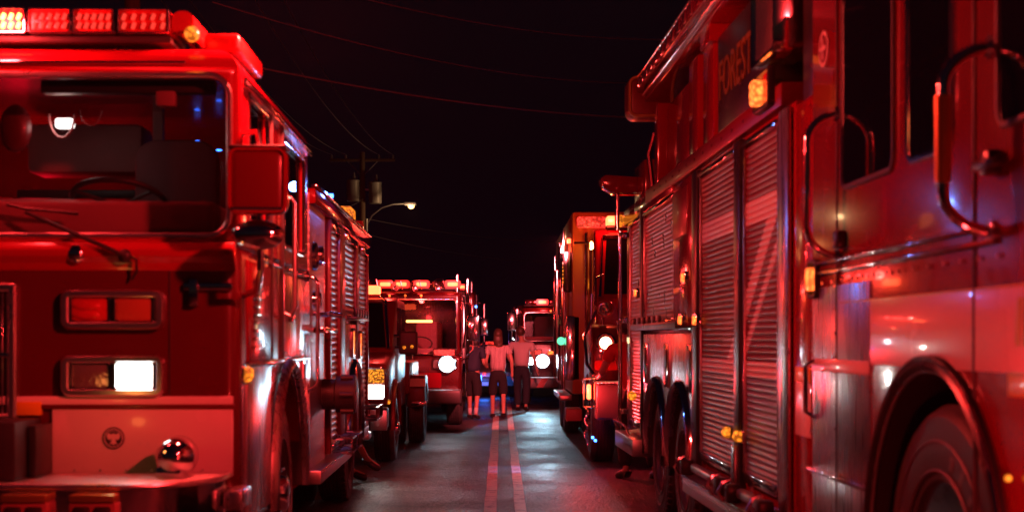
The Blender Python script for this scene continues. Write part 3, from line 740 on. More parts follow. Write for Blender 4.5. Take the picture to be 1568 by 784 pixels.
# big hose intake
hi = MB().lathe([(0, 0.12), (0.10, 0.12), (0.11, 0.145), (0.26, 0.15), (0.27, 0.12), (0.275, 0.001)], (X-0.01, 3.95, 1.12), 'X', 24, 1).build('hose_intake', 'black_plastic', b0)
q = MB()
for k in range(6): a = k*PI/3; q.cyl((X+0.14, 3.95+0.15*math.cos(a), 1.12+0.15*math.sin(a)), (X+0.24, 3.95+0.15*math.cos(a), 1.12+0.15*math.sin(a)), 0.022, seg=8)
q.build('intake_lug', 'black_plastic', hi, split=True)
body = MB().box(-1.2, X-0.02, 4.26, 8.20, 0.60, 2.62, 0.01).build('body', 'red_paint', L)
cut(body, arch_cutter(X-0.02, 6.46, 0.66, 0.62, 1))
for (a, b2, z0) in ((4.36, 5.06, 0.66), (5.55, 6.70, 1.75), (7.42, 8.12, 0.66)):
    sh = MB().slats(X-0.018, a, b2, z0, 2.45, 0.052, 0.014).build('roller_shutter', 'slat_red' if False else 'slat_aluminium', L)
    MB().box(X-0.02, X+0.03, a, b2, 2.45, 2.52, 0.006).build('shutter_header', 'chrome', sh)
    MB().box(X-0.01, X+0.025, a+0.05, b2-0.05, z0-0.02, z0+0.03, 0.006).build('lift_bar', 'chrome', sh)
MB().slats(X-0.018, 6.98, 7.36, 1.25, 2.45, 0.052, 0.014).build('roller_shutter', 'slat_aluminium', L)
for (a, b2) in ((4.27, 4.35), (5.08, 5.53), (6.72, 6.96), (8.13, 8.2)):
    box('body_post', 'dark_red_paint', L, X-0.02, X+0.02, a, b2, 0.62, 2.53, 0.008)
box('body_cornice', 'red_paint', L, -1.2, X+0.035, 3.1, 8.22, 2.54, 2.66, 0.02)
MB().box(X+0.0, X+0.05, 3.1, 8.22, 2.665, 2.685, 0.005).build('top_rail', 'chrome', L)
q = MB().box(X-0.015, X+0.012, 5.56, 7.38, 1.02, 1.70, 0.006).build('fender_panel', 'brushed_steel', L)
cut(q, arch_cutter(X, 6.46, 0.655, 0.62, 1, 0.1))
arch(L, X+0.012, 6.46, 0.66, 0.62, 1, 'chrome', 0.06, stretch=1.05)
wheel(L, X-0.03, 6.44, 0.55, 0.27, 1, dual=True)
for (y, z) in ((6.25, 1.52), (7.05, 1.5)):
    q = MB().rpanel(y-0.12, y+0.12, z-0.12, z+0.12, 0.03, 'X', X+0.012, X+0.03).build('warning_lamp', 'lamp_orange', L)
    MB().frame(y-0.14, y+0.14, z-0.14, z+0.14, 0.03, 'X', X+0.01, X+0.04, 0.04).build('lamp_bezel', 'chrome', q)
q = MB().box(X, X+0.11, 5.75, 7.1, 1.735, 1.76, 0.005)
for k in range(5): q.box(X+0.07, X+0.11, 5.8+k*0.3, 5.9+k*0.3, 1.76, 1.84, 0.01)
q.build('folding_rack', 'black_paint', L)
q = MB().box(X-0.1, X+0.08, 3.05, 5.5, 0.50, 0.60, 0.01).build('running_board', 'aluminium', L)
MB().box(X+0.08, X+0.09, 3.05, 5.5, 0.585, 0.60, 0.002).build('board_edge', 'chrome', q)
for (y, z) in ((4.75, 0.60), (5.35, 0.60), (7.55, 0.72), (8.05, 0.72)):
    q = MB()
    q.tube([(X, y-0.1, z), (X+0.16, y-0.1, z), (X+0.16, y+0.25, z), (X, y+0.25, z)], 0.012, 6).tube([(X, y-0.1, z+0.12), (X+0.16, y-0.1, z+0.12), (X+0.16, y+0.25, z+0.12), (X, y+0.25, z+0.12)], 0.012, 6)
    for yy in (y-0.1, y+0.02, y+0.14, y+0.25): q.tube([(X+0.16, yy, z), (X+0.16, yy, z+0.12)], 0.01, 6)
    q.build('folding_step', 'chrome', L)
box('rear_skirt', 'aluminium', L, X-0.1, X+0.02, 7.3, 8.25, 0.52, 0.62, 0.01)
box('tail_board', 'aluminium', L, -1.2, X+0.02, 8.2, 8.62, 0.46, 0.53, 0.01)
rl = MB().rpanel(0.95, 1.22, 2.69, 2.88, 0.05, 'Y', 6.9, 7.15).build('roof_lamp', 'lamp_amber', L)
MB().box(0.93, 1.24, 6.88, 7.17, 2.67, 2.70).build('lamp_base', 'chrome', rl)
MB().lathe([(0, 0.11), (0.03, 0.12), (0.16, 0.10), (0.18, 0.001)], (1.13, 8.0, 2.66), 'Z', 24).build('rear_beacon', 'red_lens_off', L)
q = MB().tube([(1.1, 3.1, 2.66), (1.12, 3.1, 2.82), (1.2, 3.1, 2.86)], 0.012, 6).tube([(1.02, 3.15, 2.66), (1.05, 3.15, 2.9)], 0.01, 6).build('deck_rail', 'chrome', L, split=True)
box('chassis', 'black_paint', L, -1.05, 1.0, 0.4, 8.2, 0.42, 0.7, 0.01)
box('axle', 'black_paint', L, -1.1, 1.1, 6.38, 6.5, 0.46, 0.6, 0.01)
wheel(L, -X+0.04, 1.79, 0.57, 0.30, -1, detail=False); wheel(L, -X+0.04, 6.44, 0.55, 0.27, -1, dual=True, detail=False)

# ------------------------------------------------------------------ aerial truck on the right
R = thing('ladder_truck', 'tall red ladder truck nearest on the right, with pale stripe and roller shutters', 'fire engine', (2.899, 3.6, 0), 0.0289, 'fire engines parked in two rows')
x = -1.27
cab = MB().box(x, 1.27, -0.1, 3.46, 0.55, 3.30, 0.03, 3).build('cab', 'red_paint', R)
cut(cab, arch_cutter(x, 1.66, 0.74, 0.66, -1, stretch=1.05))
for (a, b2) in ((2.12, 2.87), (1.44, 1.93), (0.30, 1.0)):
    w = MB().rpanel(a, b2, 2.24, 3.09, 0.06, 'X', x-0.006, x+0.02).build('side_window', 'dark_glass', R)
    MB().frame(a-0.02, b2+0.02, 2.22, 3.11, 0.025, 'X', x+0.01, x-0.012, 0.07).build('window_frame', 'black_plastic' if a != 1.44 else 'chrome', w)
# livery bands
MB().box(x-0.004, x+0.01, -0.08, 2.93, 1.445, 1.715, 0.001).build('stripe', 'white_paint', R)
MB().box(x-0.004, x+0.01, -0.08, 0.93, 1.372, 1.437, 0.001).build('gold_stripe', 'yellow_paint', R)
MB().box(x-0.005, x+0.01, 2.44, 3.42, 0.93, 1.80, 0.004).build('side_plate', 'brushed_steel', R)
MB().box(x-0.006, x+0.01, 2.44, 3.42, 0.60, 0.905, 0.004).build('lower_plate', 'brushed_steel', R)
MB().box(x-0.03, x+0.01, 2.42, 3.44, 0.907, 0.928, 0.006).build('side_moulding', 'chrome', R)
MB().box(x-0.009, x+0.01, 2.44, 3.42, 1.40, 1.46, 0.001).build('band', 'white_paint', R)
# gold lettering block further forward is a plain scroll ornament
for (a, b2) in ((2.96, 2.975), (1.22, 1.232)): MB().box(x-0.008, x+0.01, a, b2, 0.6, 3.28, 0.002).build('door_gap', 'black_plastic', R)
MB().box(x-0.02, x+0.01, 1.02, 3.4, 1.86, 1.876, 0.004).box(x-0.02, x+0.01, 1.02, 3.4, 1.91, 1.922, 0.004).build('ribbed_trim', 'chrome', R)
fo = arch(R, x-0.004, 1.66, 0.74, 0.66, -1, 'black_paint', 0.055, thick=0.022, stretch=1.05)
MB().tube([(x-0.012, 1.66+0.742*math.cos(math.radians(a)), 0.66+0.742*1.05*math.sin(math.radians(a))) for a in range(-5, 186, 5)], 0.010, 8).build('fender_rim', 'satin_chrome', fo)
MB().tube([(x-0.030, 1.66+0.785*math.cos(math.radians(a)), 0.66+0.785*1.05*math.sin(math.radians(a))) for a in range(-5, 186, 5)], 0.008, 8).build('fender_rim', 'chrome', fo)
wheel(R, x+0.05, 1.70, 0.655, 0.36, -1, lugs=False)
sc_ = MB()
for k, yy in enumerate((0.0, 0.055, 0.11)): sc_.prism([(0.72+yy, 1.53), (0.75+yy, 1.53), (0.73+yy, 1.68), (0.70+yy, 1.68)], 'X', x-0.008, x-0.003)
sc_.build('gold_scroll', 'gold_leaf', R, split=True)
MB().box(x-0.0055, x+0.01, -0.08, 0.93, 1.437, 1.4455, 0.0005).box(x-0.0055, x+0.01, -0.08, 2.93, 1.714, 1.722, 0.0005).build('stripe_edge', 'gold_leaf', R, split=True)
MB().ball((x-0.03, 0.86, 1.12), 0.011).build('marker_lamp', 'lamp_amber', R)
grab_rail(R, x, 2.93, 1.93, 2.58, 0.15, -1, 0.017, arc=0.13)
grab_rail(R, x, 1.06, 1.90, 2.50, 0.165, -1, 0.02, grip=True, arc=0.13)
lt = MB().box(x-0.05, x, 0.98, 1.06, 2.08, 2.16, 0.012).box(x-0.06, x-0.02, 0.9, 1.1, 2.1, 2.13, 0.008).build('door_latch', 'black_paint', R)
lt = MB().box(x-0.05, x, 2.80, 2.88, 1.96, 2.04, 0.012).build('door_latch', 'black_paint', R)
mk = MB().rpanel(3.33, 3.43, 1.79, 1.90, 0.02, 'X', x-0.04, x-0.0, bev=0.008).build('marker_lamp', 'lamp_orange', R)
MB().frame(3.29, 3.45, 1.75, 1.94, 0.02, 'X', x, x-0.025, 0.03).build('lamp_bezel', 'black_plastic', mk)
MB().tube([(x, 3.37, 1.45), (x-0.05, 3.37, 1.42), (x-0.05, 3.37, 1.2), (x, 3.37, 1.17)], 0.012, 8).build('door_handle', 'chrome', R)
q = MB().cyl((x, 3.20, 2.93), (x-0.008, 3.20, 2.93), 0.085, seg=28).build('round_badge', 'white_paint', R)
MB().cyl((x-0.008, 3.20, 2.93), (x-0.011, 3.20, 2.93), 0.066, seg=28).build('badge_field', 'dark_red_paint', q)
MB().box(x-0.014, x-0.01, 3.15, 3.25, 2.92, 2.94, 0.001).box(x-0.014, x-0.01, 3.19, 3.21, 2.88, 2.98, 0.001).build('badge_cross', 'white_paint', q)
# corner column between cab and body
MB().box(x+0.01, -0.9, 3.47, 3.84, 0.55, 2.77, 0.02).build('column', 'red_paint', R)
MB().box(x+0.05, -0.9, 3.47, 3.84, 2.78, 3.9, 0.01).build('upper_column', 'black_paint', R)
MB().box(x+0.006, x+0.02, 3.50, 3.82, 1.06, 1.33, 0.001).build('column_band', 'white_paint', R)
MB().box(x+0.006, x+0.02, 3.50, 3.82, 1.335, 1.41, 0.001).build('column_stripe', 'yellow_paint', R)
# body
body = MB().box(x+0.02, 1.2, 3.86, 11.40, 0.60, 2.80, 0.01).build('body', 'red_paint', R)
for yc in (7.60, 8.93): cut(body, arch_cutter(x+0.02, yc, 0.60, 0.56, -1, stretch=1.05))
box('header_beam', 'dark_red_paint', R, x-0.02, 1.2, 4.05, 9.62, 2.80, 2.93, 0.015)
box('rear_header', 'red_paint', R, x-0.015, 1.2, 8.0, 11.4, 2.74, 2.90, 0.01)
def shutter(a, b2, z0, z1, mat):
    sh = MB().slats(x+0.018, a, b2, z0, z1, 0.037, 0.008, -1).build('roller_shutter', mat, R)
    MB().box(x-0.02, x+0.02, a, b2, z1, z1+0.03, 0.005).build('shutter_header', 'chrome', sh)
    MB().box(x-0.016, x+0.02, a+0.04, b2-0.04, z0-0.03, z0+0.03, 0.008).build('lift_bar', 'chrome', sh)
    for yy in (a+0.012, b2-0.012): MB().box(x-0.006, x+0.02, yy-0.01, yy+0.01, z0, z1, 0.003).build('shutter_track', 'brushed_steel', sh)
shutter(4.18, 5.14, 0.72, 2.72, 'slat_livery')
shutter(5.36, 6.72, 0.72, 2.72, 'slat_livery')
shutter(7.96, 9.86, 1.70, 2.70, 'slat_red')
shutter(10.02, 10.98, 0.72, 2.70, 'slat_red')
for (a, b2) in ((5.16, 5.34), (6.74, 6.96), (9.88, 10.0)): box('body_post', 'black_paint', R, x-0.025, x+0.02, a, b2, 0.62, 2.78, 0.01)
MB().box(x-0.012, x+0.01, 3.92, 4.14, 0.62, 2.78, 0.006).build('edge_strip', 'brushed_steel', R)
box('centre_panel', 'red_paint', R, x-0.012, x+0.02, 6.98, 7.94, 1.62, 2.78, 0.008)
MB().box(x-0.02, x+0.02, 7.2, 7.94, 2.35, 2.72, 0.004).build('panel_band', 'dark_red_paint', R)
for (y, z, mm) in ((7.25, 2.02, 'lamp_orange'), (7.4, 1.70, 'lamp_orange'), (6.72, 1.69, 'lamp_orange'), (10.2, 2.0, 'lamp_orange')):
    q = MB().rpanel(y-0.055, y+0.055, z-0.03, z+0.03, 0.02, 'X', x-0.05, x-0.012).build('marker_lamp', mm, R)
    MB().frame(y-0.075, y+0.075, z-0.05, z+0.05, 0.02, 'X', x, x-0.04, 0.03).build('lamp_bezel', 'chrome', q)
fp = MB().box(x-0.008, x+0.02, 6.98, 9.86, 0.75, 1.60, 0.004).build('fender_panel', 'brushed_steel', R)
for yc in (7.60, 8.93): cut(fp, arch_cutter(x, yc, 0.595, 0.56, -1, 0.1, stretch=1.05))
for yc in (7.60, 8.93): arch(R, x-0.01, yc, 0.60, 0.56, -1, 'chrome', 0.045, stretch=1.05); wheel(R, x+0.03, yc, 0.52, 0.27, -1, dual=True)
for yc in (7.05, 8.26, 9.6):
    q = MB().box(x-0.03, x-0.006, yc-0.12, yc+0.12, 1.15, 1.52, 0.01).build('bottle_hatch', 'chrome', R)
    MB().box(x-0.036, x-0.03, yc-0.07, yc+0.07, 1.2, 1.47, 0.004).build('hatch_recess', 'black_paint', q)
q = MB().box(x-0.14, x, 7.0, 9.8, 1.635, 1.655, 0.004).box(x-0.14, x-0.125, 7.0, 9.8, 1.655, 1.69, 0.004)
for k in range(6): q.box(x-0.13, x-0.10, 8.0+k*0.33, 8.08+k*0.33, 1.66, 1.75, 0.01)
q.build('folding_rack', 'black_paint', R)
# amber lamp on the dark post, and a second standing in for its reflection
for (y, s_) in ((5.42, 0), (5.06, 0)):
    q = MB().ball((x-0.05, y, 0.965), 0.036).build('marker_lamp', 'lamp_amber', R)
    MB().cyl((x-0.02, y, 0.965), (x-0.035, y, 0.965), 0.045, seg=20).build('lamp_base', 'chrome', q)
q = MB().ball((x-0.05, 10.4, 1.0), 0.045).build('marker_lamp', 'lamp_amber', R)
MB().box(x-0.05, x-0.02, 5.2, 5.3, 0.62, 0.9, 0.008).build('post_bracket', 'brushed_steel', R)
bd = MB().box(x-0.10, x+0.1, 4.05, 6.90, 0.44, 0.565, 0.008).build('running_board', 'aluminium', R)
MB().box(x-0.11, x-0.10, 4.05, 6.9, 0.545, 0.565, 0.002).box(x-0.11, x-0.10, 4.05, 6.9, 0.51, 0.52, 0.002).build('board_edge', 'chrome', bd)
for y in (4.15, 5.05, 5.42, 6.8):
    q = MB().box(x-0.13, x-0.04, y-0.05, y+0.05, 0.57, 0.68, 0.012).build('clamp', 'black_paint', bd)
    MB().tube([(x-0.13, y+0.09, 0.56), (x-0.16, y+0.09, 0.62), (x-0.13, y+0.09, 0.68), (x-0.08, y+0.09, 0.70)], 0.012, 6).build('clamp_hook', 'chrome', q)
for (a, b2) in ((4.25, 4.98), (5.5, 6.7)): MB().box(x-0.08, x-0.02, a, b2, 0.60, 0.66, 0.02, 3).build('step_tube', 'aluminium', bd)
rb = MB().box(x-0.10, x+0.1, 9.95, 11.45, 0.44, 0.60, 0.01).build('rear_step', 'aluminium', R)
MB().tube([(x-0.1, 10.2, 0.62), (x-0.14, 10.2, 0.72), (x-0.14, 11.2, 0.72), (x-0.1, 11.2, 0.62)], 0.013, 6).build('step_rail', 'chrome', rb)
q = MB().cyl((x-0.05, 11.42, 0.6), (x-0.05, 11.42, 2.72), 0.022, seg=12).build('rear_handrail', 'chrome', R)
q = MB()
for z in (0.8, 1.75, 2.65): q.box(x-0.06, x+0.02, 11.38, 11.42, z-0.03, z+0.03, 0.006)
q.build('rail_bracket', 'chrome', R)
MB().box(x+0.02, x+0.015+0.02, 11.02, 11.38, 0.62, 2.72, 0.006).build('tail_post', 'brushed_steel', R)
# upper works
uw = MB().box(x+0.25, 1.0, 3.9, 9.6, 2.93, 3.70, 0.01).build('upper_body', 'dark_red_paint', R)
for (a, b2) in ((6.30, 6.72), (6.95, 7.35), (9.1, 9.3)): box('upper_post', 'red_paint', R, x+0.02, x+0.25, a, b2, 2.93, 3.66, 0.02)
MB().box(x+0.1, x+0.25, 7.8, 9.05, 2.95, 3.62, 0.02).build('upper_panel', 'red_paint', R)
sp = MB().box(x+0.02, x+0.245, 4.56, 6.12, 2.95, 3.60, 0.01).build('sign_panel', 'black_paint', R)
# ladder bed beam
MB().box(x-0.05, x+0.25, 2.4, 9.45, 3.72, 3.80, 0.01).box(x-0.12, x+0.12, 2.4, 9.45, 3.80, 3.93, 0.015).build('ladder_beam', 'red_paint', R)
q = MB()
for k in range(24): q.box(x-0.128, x-0.118, 2.6+k*0.29, 2.63+k*0.29, 3.82, 3.92, 0.003)
q.cyl((x-0.1, 2.4, 3.95), (x-0.1, 9.4, 3.95), 0.025, seg=10)
q.cyl((x-0.06, 2.4, 3.78), (x-0.06, 9.4, 3.78), 0.02, seg=10)
q.build('ladder_rail', 'chrome', R)
q = MB().rpanel(x-0.20, x+0.22, 3.58, 3.96, 0.08, 'Y', 9.45, 9.75, bev=0.03).build('ladder_end', 'dark_red_paint', R)
MB().frame(x-0.2, x+0.22, 3.58, 3.96, 0.03, 'Y', 9.46, 9.43, 0.08).build('end_trim', 'gold_leaf', q)
MB().box(x-0.02, x+0.9, 6.2, 6.6, 3.60, 3.72, 0.01).build('cross_arm', 'red_paint', R)
# warning lamp and scene lamp near the front corner of the body
q = MB().rpanel(4.42, 4.54, 2.87, 3.01, 0.03, 'X', x-0.09, x-0.02, bev=0.01).build('warning_lamp', 'lamp_orange', R)
MB().frame(4.18, 4.6, 2.83, 3.05, 0.03, 'X', x-0.02, x-0.06, 0.03).build('lamp_bezel', 'black_paint', q)
MB().rpanel(4.22, 4.36, 2.86, 3.02, 0.03, 'X', x-0.05, x-0.02).build('lamp_lens', 'red_lens_off', q)
q = MB().rpanel(3.95, 4.5, 3.10, 3.55, 0.05, 'X', x-0.06, x+0.16, bev=0.01).build('scene_lamp', 'clear_lens_off', R)
MB().frame(3.92, 4.53, 3.07, 3.58, 0.035, 'X', x+0.02, x-0.085, 0.06).build('lamp_bezel', 'chrome', q)
# lettering
def text(s, size, ext, M, mat, name, par):
    cu = bpy.data.curves.new(name, 'FONT'); cu.body = s; cu.size = size; cu.extrude = ext; cu.align_x = 'LEFT'
    o = bpy.data.objects.new(name, cu); COL.objects.link(o)
    dg = bpy.context.evaluated_depsgraph_get(); dg.update()
    me = bpy.data.meshes.new_from_object(o.evaluated_get(dg)); bpy.data.objects.remove(o); me.name = name
    me.transform(M); me.materials.clear(); me.materials.append(MATS[mat])
    o = bpy.data.objects.new(name, me); COL.objects.link(o); o.parent = par
    return o
# text plane faces -x: text x -> -y, text y -> z
MT = Matrix(((0, 0, -1, x+0.014), (-1, 0, 0, 6.05), (0, 1, 0, 3.16), (0, 0, 0, 1)))
text('FOREST', 0.37, 0.004, MT @ Matrix.Diagonal((0.86, 1, 1, 1)), 'gold_leaf', 'lettering', sp)
# rear scene-light arm
q = MB().prism([(-1.52, 3.14), (-1.4, 3.07), (-1.15, 3.07), (-1.15, 3.24), (-1.5, 3.26), (-1.55, 3.22)], 'Y', 11.2, 11.5, 0.015).build('arm_lamp', 'red_paint', R)
MB().cyl((-1.36, 11.35, 2.7), (-1.36, 11.35, 3.12), 0.025, seg=12).build('arm_mast', 'chrome', q)
q = MB().rpanel(-1.36, -1.28, 2.74, 2.86, 0.03, 'Y', 11.42, 11.5).build('rear_lamp', 'lamp_amber', R)
box('rear_tower', 'red_paint', R, x+0.1, x+0.5, 10.6, 11.4, 2.9, 3.35, 0.02)
MB().tube([(x+0.1, 9.9, 2.9), (x+0.05, 9.9, 3.3), (x+0.1, 9.85, 3.5)], 0.025, 8).build('deck_nozzle', 'chrome', R)
box('chassis', 'black_paint', R, -1.0, 1.0, 0.6, 11.3, 0.44, 0.72, 0.01)
wheel(R, 1.17, 1.66, 0.62, 0.36, 1, detail=False)
for yc in (7.60, 8.93): wheel(R, 1.2, yc, 0.52, 0.27, 1, dual=True, detail=False)
# roof light bar (above the frame) that washes the engine opposite
lb = MB().box(-1.0, 1.0, 0.1, 0.5, 3.32, 3.36, 0.01).build('light_bar', 'black_plastic', R)
for k in range(6): MB().box(-1.0+k*0.335, -0.69+k*0.335, 0.08, 0.5, 3.365, 3.50, 0.02, 3).build('lens_module', 'lamp_red', lb)
lamp('POINT', R, (-0.9, -0.05, 3.6), 1350, RED, 0.10)
q = MB().rpanel(0.20, 0.40, 1.00, 1.12, 0.02, 'X', x-0.05, x, bev=0.01).build('side_warning_lamp', 'lamp_red', R)  # added unseen lamp, lights the engine opposite from low down
MB().frame(0.17, 0.43, 0.97, 1.15, 0.02, 'X', x, x-0.04, 0.03).build('lamp_bezel', 'chrome', q)
lamp('POINT', R, (x-0.22, 0.25, 1.06), 34, RED, 0.06)
lamp('POINT', L, (1.0, 8.6, 2.8), 70, RED, 0.06)
rv = MB()
for k in range(12): rv.cyl((x-0.004, 3.44, 0.7+k*0.2), (x-0.009, 3.44, 0.7+k*0.2), 0.010, seg=8); rv.cyl((x-0.004, 2.99, 0.7+k*0.11), (x-0.009, 2.99, 0.7+k*0.11), 0.009, seg=8)
for k in range(14): rv.cyl((x-0.006, 1.0+k*0.17, 1.82), (x-0.012, 1.0+k*0.17, 1.82), 0.010, seg=8); rv.cyl((x-0.02, 4.3+k*0.36, 2.865), (x-0.027, 4.3+k*0.36, 2.865), 0.012, seg=8)
rv.build('rivet', 'chrome', R, split=True)
rv = MB()
for k in range(10): rv.cyl((-0.1+k*0.13, -0.027, 0.885), (-0.1+k*0.13, -0.0265+0.003, 0.885), 0.007, seg=8)
for k in range(9): rv.cyl((X+0.012, 1.6+k*0.15, 1.47), (X+0.018, 1.6+k*0.15, 1.47), 0.009, seg=8); rv.cyl((X+0.012, 2.56, 0.62+k*0.11), (X+0.018, 2.56, 0.62+k*0.11), 0.009, seg=8)
rv.build('rivet', 'chrome', L, split=True)
q = MB().rpanel(4.14, 4.19, 2.69, 2.72, 0.01, 'X', X+0.0, X+0.05).build('added_blue_lamp', 'lamp_blue', L)  # added blue lamp, gives blue glints on the shutters opposite
lamp('POINT', L, (X+0.22, 4.17, 2.78), 9, (0.12, 0.28, 1.0), 0.04)
#PART3

# ------------------------------------------------------------------ dually brush truck behind the left engine
P = thing('brush_truck', 'dark red pickup truck with stacked headlights directly behind the nearest left engine', 'pickup truck', (-2.35, 17.0, 0), 0.0)
hood = MB().prism([(0.05, 0.75), (0.02, 1.12), (0.08, 1.26), (1.35, 1.40), (1.35, 0.75)], 'X', -0.98, 0.98, 0.05).build('hood', 'dark_red_paint', P)
cut(hood, arch_cutter(0.98, 1.15, 0.50, 0.48, 1, 0.4))
cb = MB().prism([(1.3, 0.6), (1.3, 1.40), (2.05, 2.08), (2.4, 2.12), (3.6, 2.10), (3.75, 1.4), (3.75, 0.6)], 'X', -0.95, 0.95, 0.05).build('cab', 'dark_red_paint', P)
w = MB(); w.bm.faces.new([w.bm.verts.new(p) for p in ((-0.86, 1.335, 1.455), (0.86, 1.335, 1.455), (0.76, 1.99, 2.04), (-0.76, 1.99, 2.04))]); w.build('windscreen', 'dark_glass', P)
MB().tube([(0.90, 1.30, 1.43), (0.80, 2.0, 2.075), (0.7, 2.2, 2.13), (-0.7, 2.2, 2.13), (-0.8, 2.0, 2.075), (-0.9, 1.30, 1.43)], 0.022, 8).build('windscreen_pillar', 'chrome', P)
MB().rpanel(2.0, 2.75, 1.45, 1.98, 0.05, 'X', 0.945, 0.955).rpanel(2.85, 3.55, 1.45, 1.98, 0.05, 'X', 0.945, 0.955).build('side_window', 'dark_glass', P)
for sx in (1, -1):
    h = MB().frame(sx*0.83-0.14, sx*0.83+0.14, 0.82, 1.22, 0.03, 'Y', 0.05, -0.02, 0.05).build('lamp_bezel', 'chrome', P)
    MB().rpanel(sx*0.83-0.11, sx*0.83+0.11, 1.03, 1.19, 0.03, 'Y', -0.005, 0.04).build('turn_lens', 'amber_grid', h)
    MB().rpanel(sx*0.83-0.11, sx*0.83+0.11, 0.85, 1.01, 0.03, 'Y', -0.01, 0.04).build('headlight_lens', 'lamp_white', h)
    MB().ball((sx*0.98, 0.18, 0.80), 0.03).build('marker_lamp', 'lamp_amber', P)
g_ = MB().frame(-0.62, 0.62, 0.80, 1.22, 0.05, 'Y', 0.04, -0.02, 0.04)
for k in range(4): g_.box(-0.6, 0.6, -0.01, 0.03, 0.88+k*0.08, 0.9+k*0.08, 0.004)
g_.build('grille', 'chrome', P)
MB().box(-1.0, 1.0, -0.22, 0.05, 0.50, 0.75, 0.03, 3).build('bumper', 'black_paint', P)
MB().box(0.80, 1.0, -0.235, -0.2, 0.48, 0.72, 0.01).build('bumper_plate', 'aluminium', P)
arch(P, 0.985, 1.15, 0.50, 0.48, 1, 'dark_red_paint', 0.07, thick=0.03)
wheel(P, 1.0, 1.15, 0.42, 0.26, 1, detail=False); wheel(P, -1.0, 1.15, 0.42, 0.26, -1, detail=False)
q = MB().box(1.02, 1.26, 1.42, 1.50, 1.36, 1.66, 0.03, 3).build('tow_mirror', 'black_plastic', P)
MB().tube([(0.95, 1.5, 1.45), (1.1, 1.47, 1.45)], 0.02, 8).tube([(0.95, 1.5, 1.6), (1.1, 1.47, 1.6)], 0.02, 8).build('mirror_arm', 'chrome', q)
MB().ball((1.09, 1.41, 1.45), 0.022).ball((1.19, 1.41, 1.46), 0.022).build('mirror_lamp', 'lamp_amber', q, split=True)
bd = MB().box(-1.0, 1.0, 3.85, 6.1, 0.75, 1.22, 0.03).build('utility_body', 'dark_red_paint', P)
fl = MB().prism([(3.95, 0.55), (3.95, 0.85), (4.15, 1.02), (4.75, 1.02), (4.95, 0.85), (4.95, 0.55)], 'X', 0.95, 1.22, 0.04).build('fender_flare', 'dark_red_paint', P)
cut(fl, arch_cutter(1.22, 4.45, 0.46, 0.45, 1, 0.5))
MB().box(0.85, 1.23, 3.93, 3.96, 0.86, 0.98, 0.01).build('flare_stripe', 'white_paint', P)
MB().box(1.05, 1.26, 3.5, 3.95, 0.60, 0.66, 0.01).build('side_step', 'chrome', P)
wheel(P, 1.19, 4.45, 0.44, 0.24, 1, dual=True, detail=False); wheel(P, -1.19, 4.45, 0.44, 0.24, -1, dual=True, detail=False)
box('chassis', 'black_paint', P, -0.8, 0.8, 0.3, 6.0, 0.45, 0.75)
q = MB().tube([(0.9, 3.9, 1.22), (0.9, 3.9, 1.5), (0.9, 6.0, 1.5), (0.9, 6.0, 1.22)], 0.02, 8).tube([(-0.9, 3.9, 1.22), (-0.9, 3.9, 1.5), (-0.9, 6.0, 1.5), (-0.9, 6.0, 1.22)], 0.02, 8).build('bed_rail', 'chrome', P)
lb_ = MB().box(-0.68, 0.68, 2.45, 2.7, 2.13, 2.17, 0.01).build('light_bar', 'black_plastic', P)  # added lit bar, for streak reflections in the ladder truck's side
for k in range(4): MB().box(-0.68+k*0.345, -0.355+k*0.345, 2.44, 2.7, 2.175, 2.29, 0.02, 2).build('lens_module', 'lamp_red' if k != 1 else 'smoke_lens', lb_)
lamp('POINT', P, (0.80, 2.55, 2.36), 30, PINK, 0.05)
lamp('SPOT', P, (0.83, -0.06, 0.93), 14, (1, 0.96, 0.9), 0.05, (0, -1, -0.08), 70, 0.6)

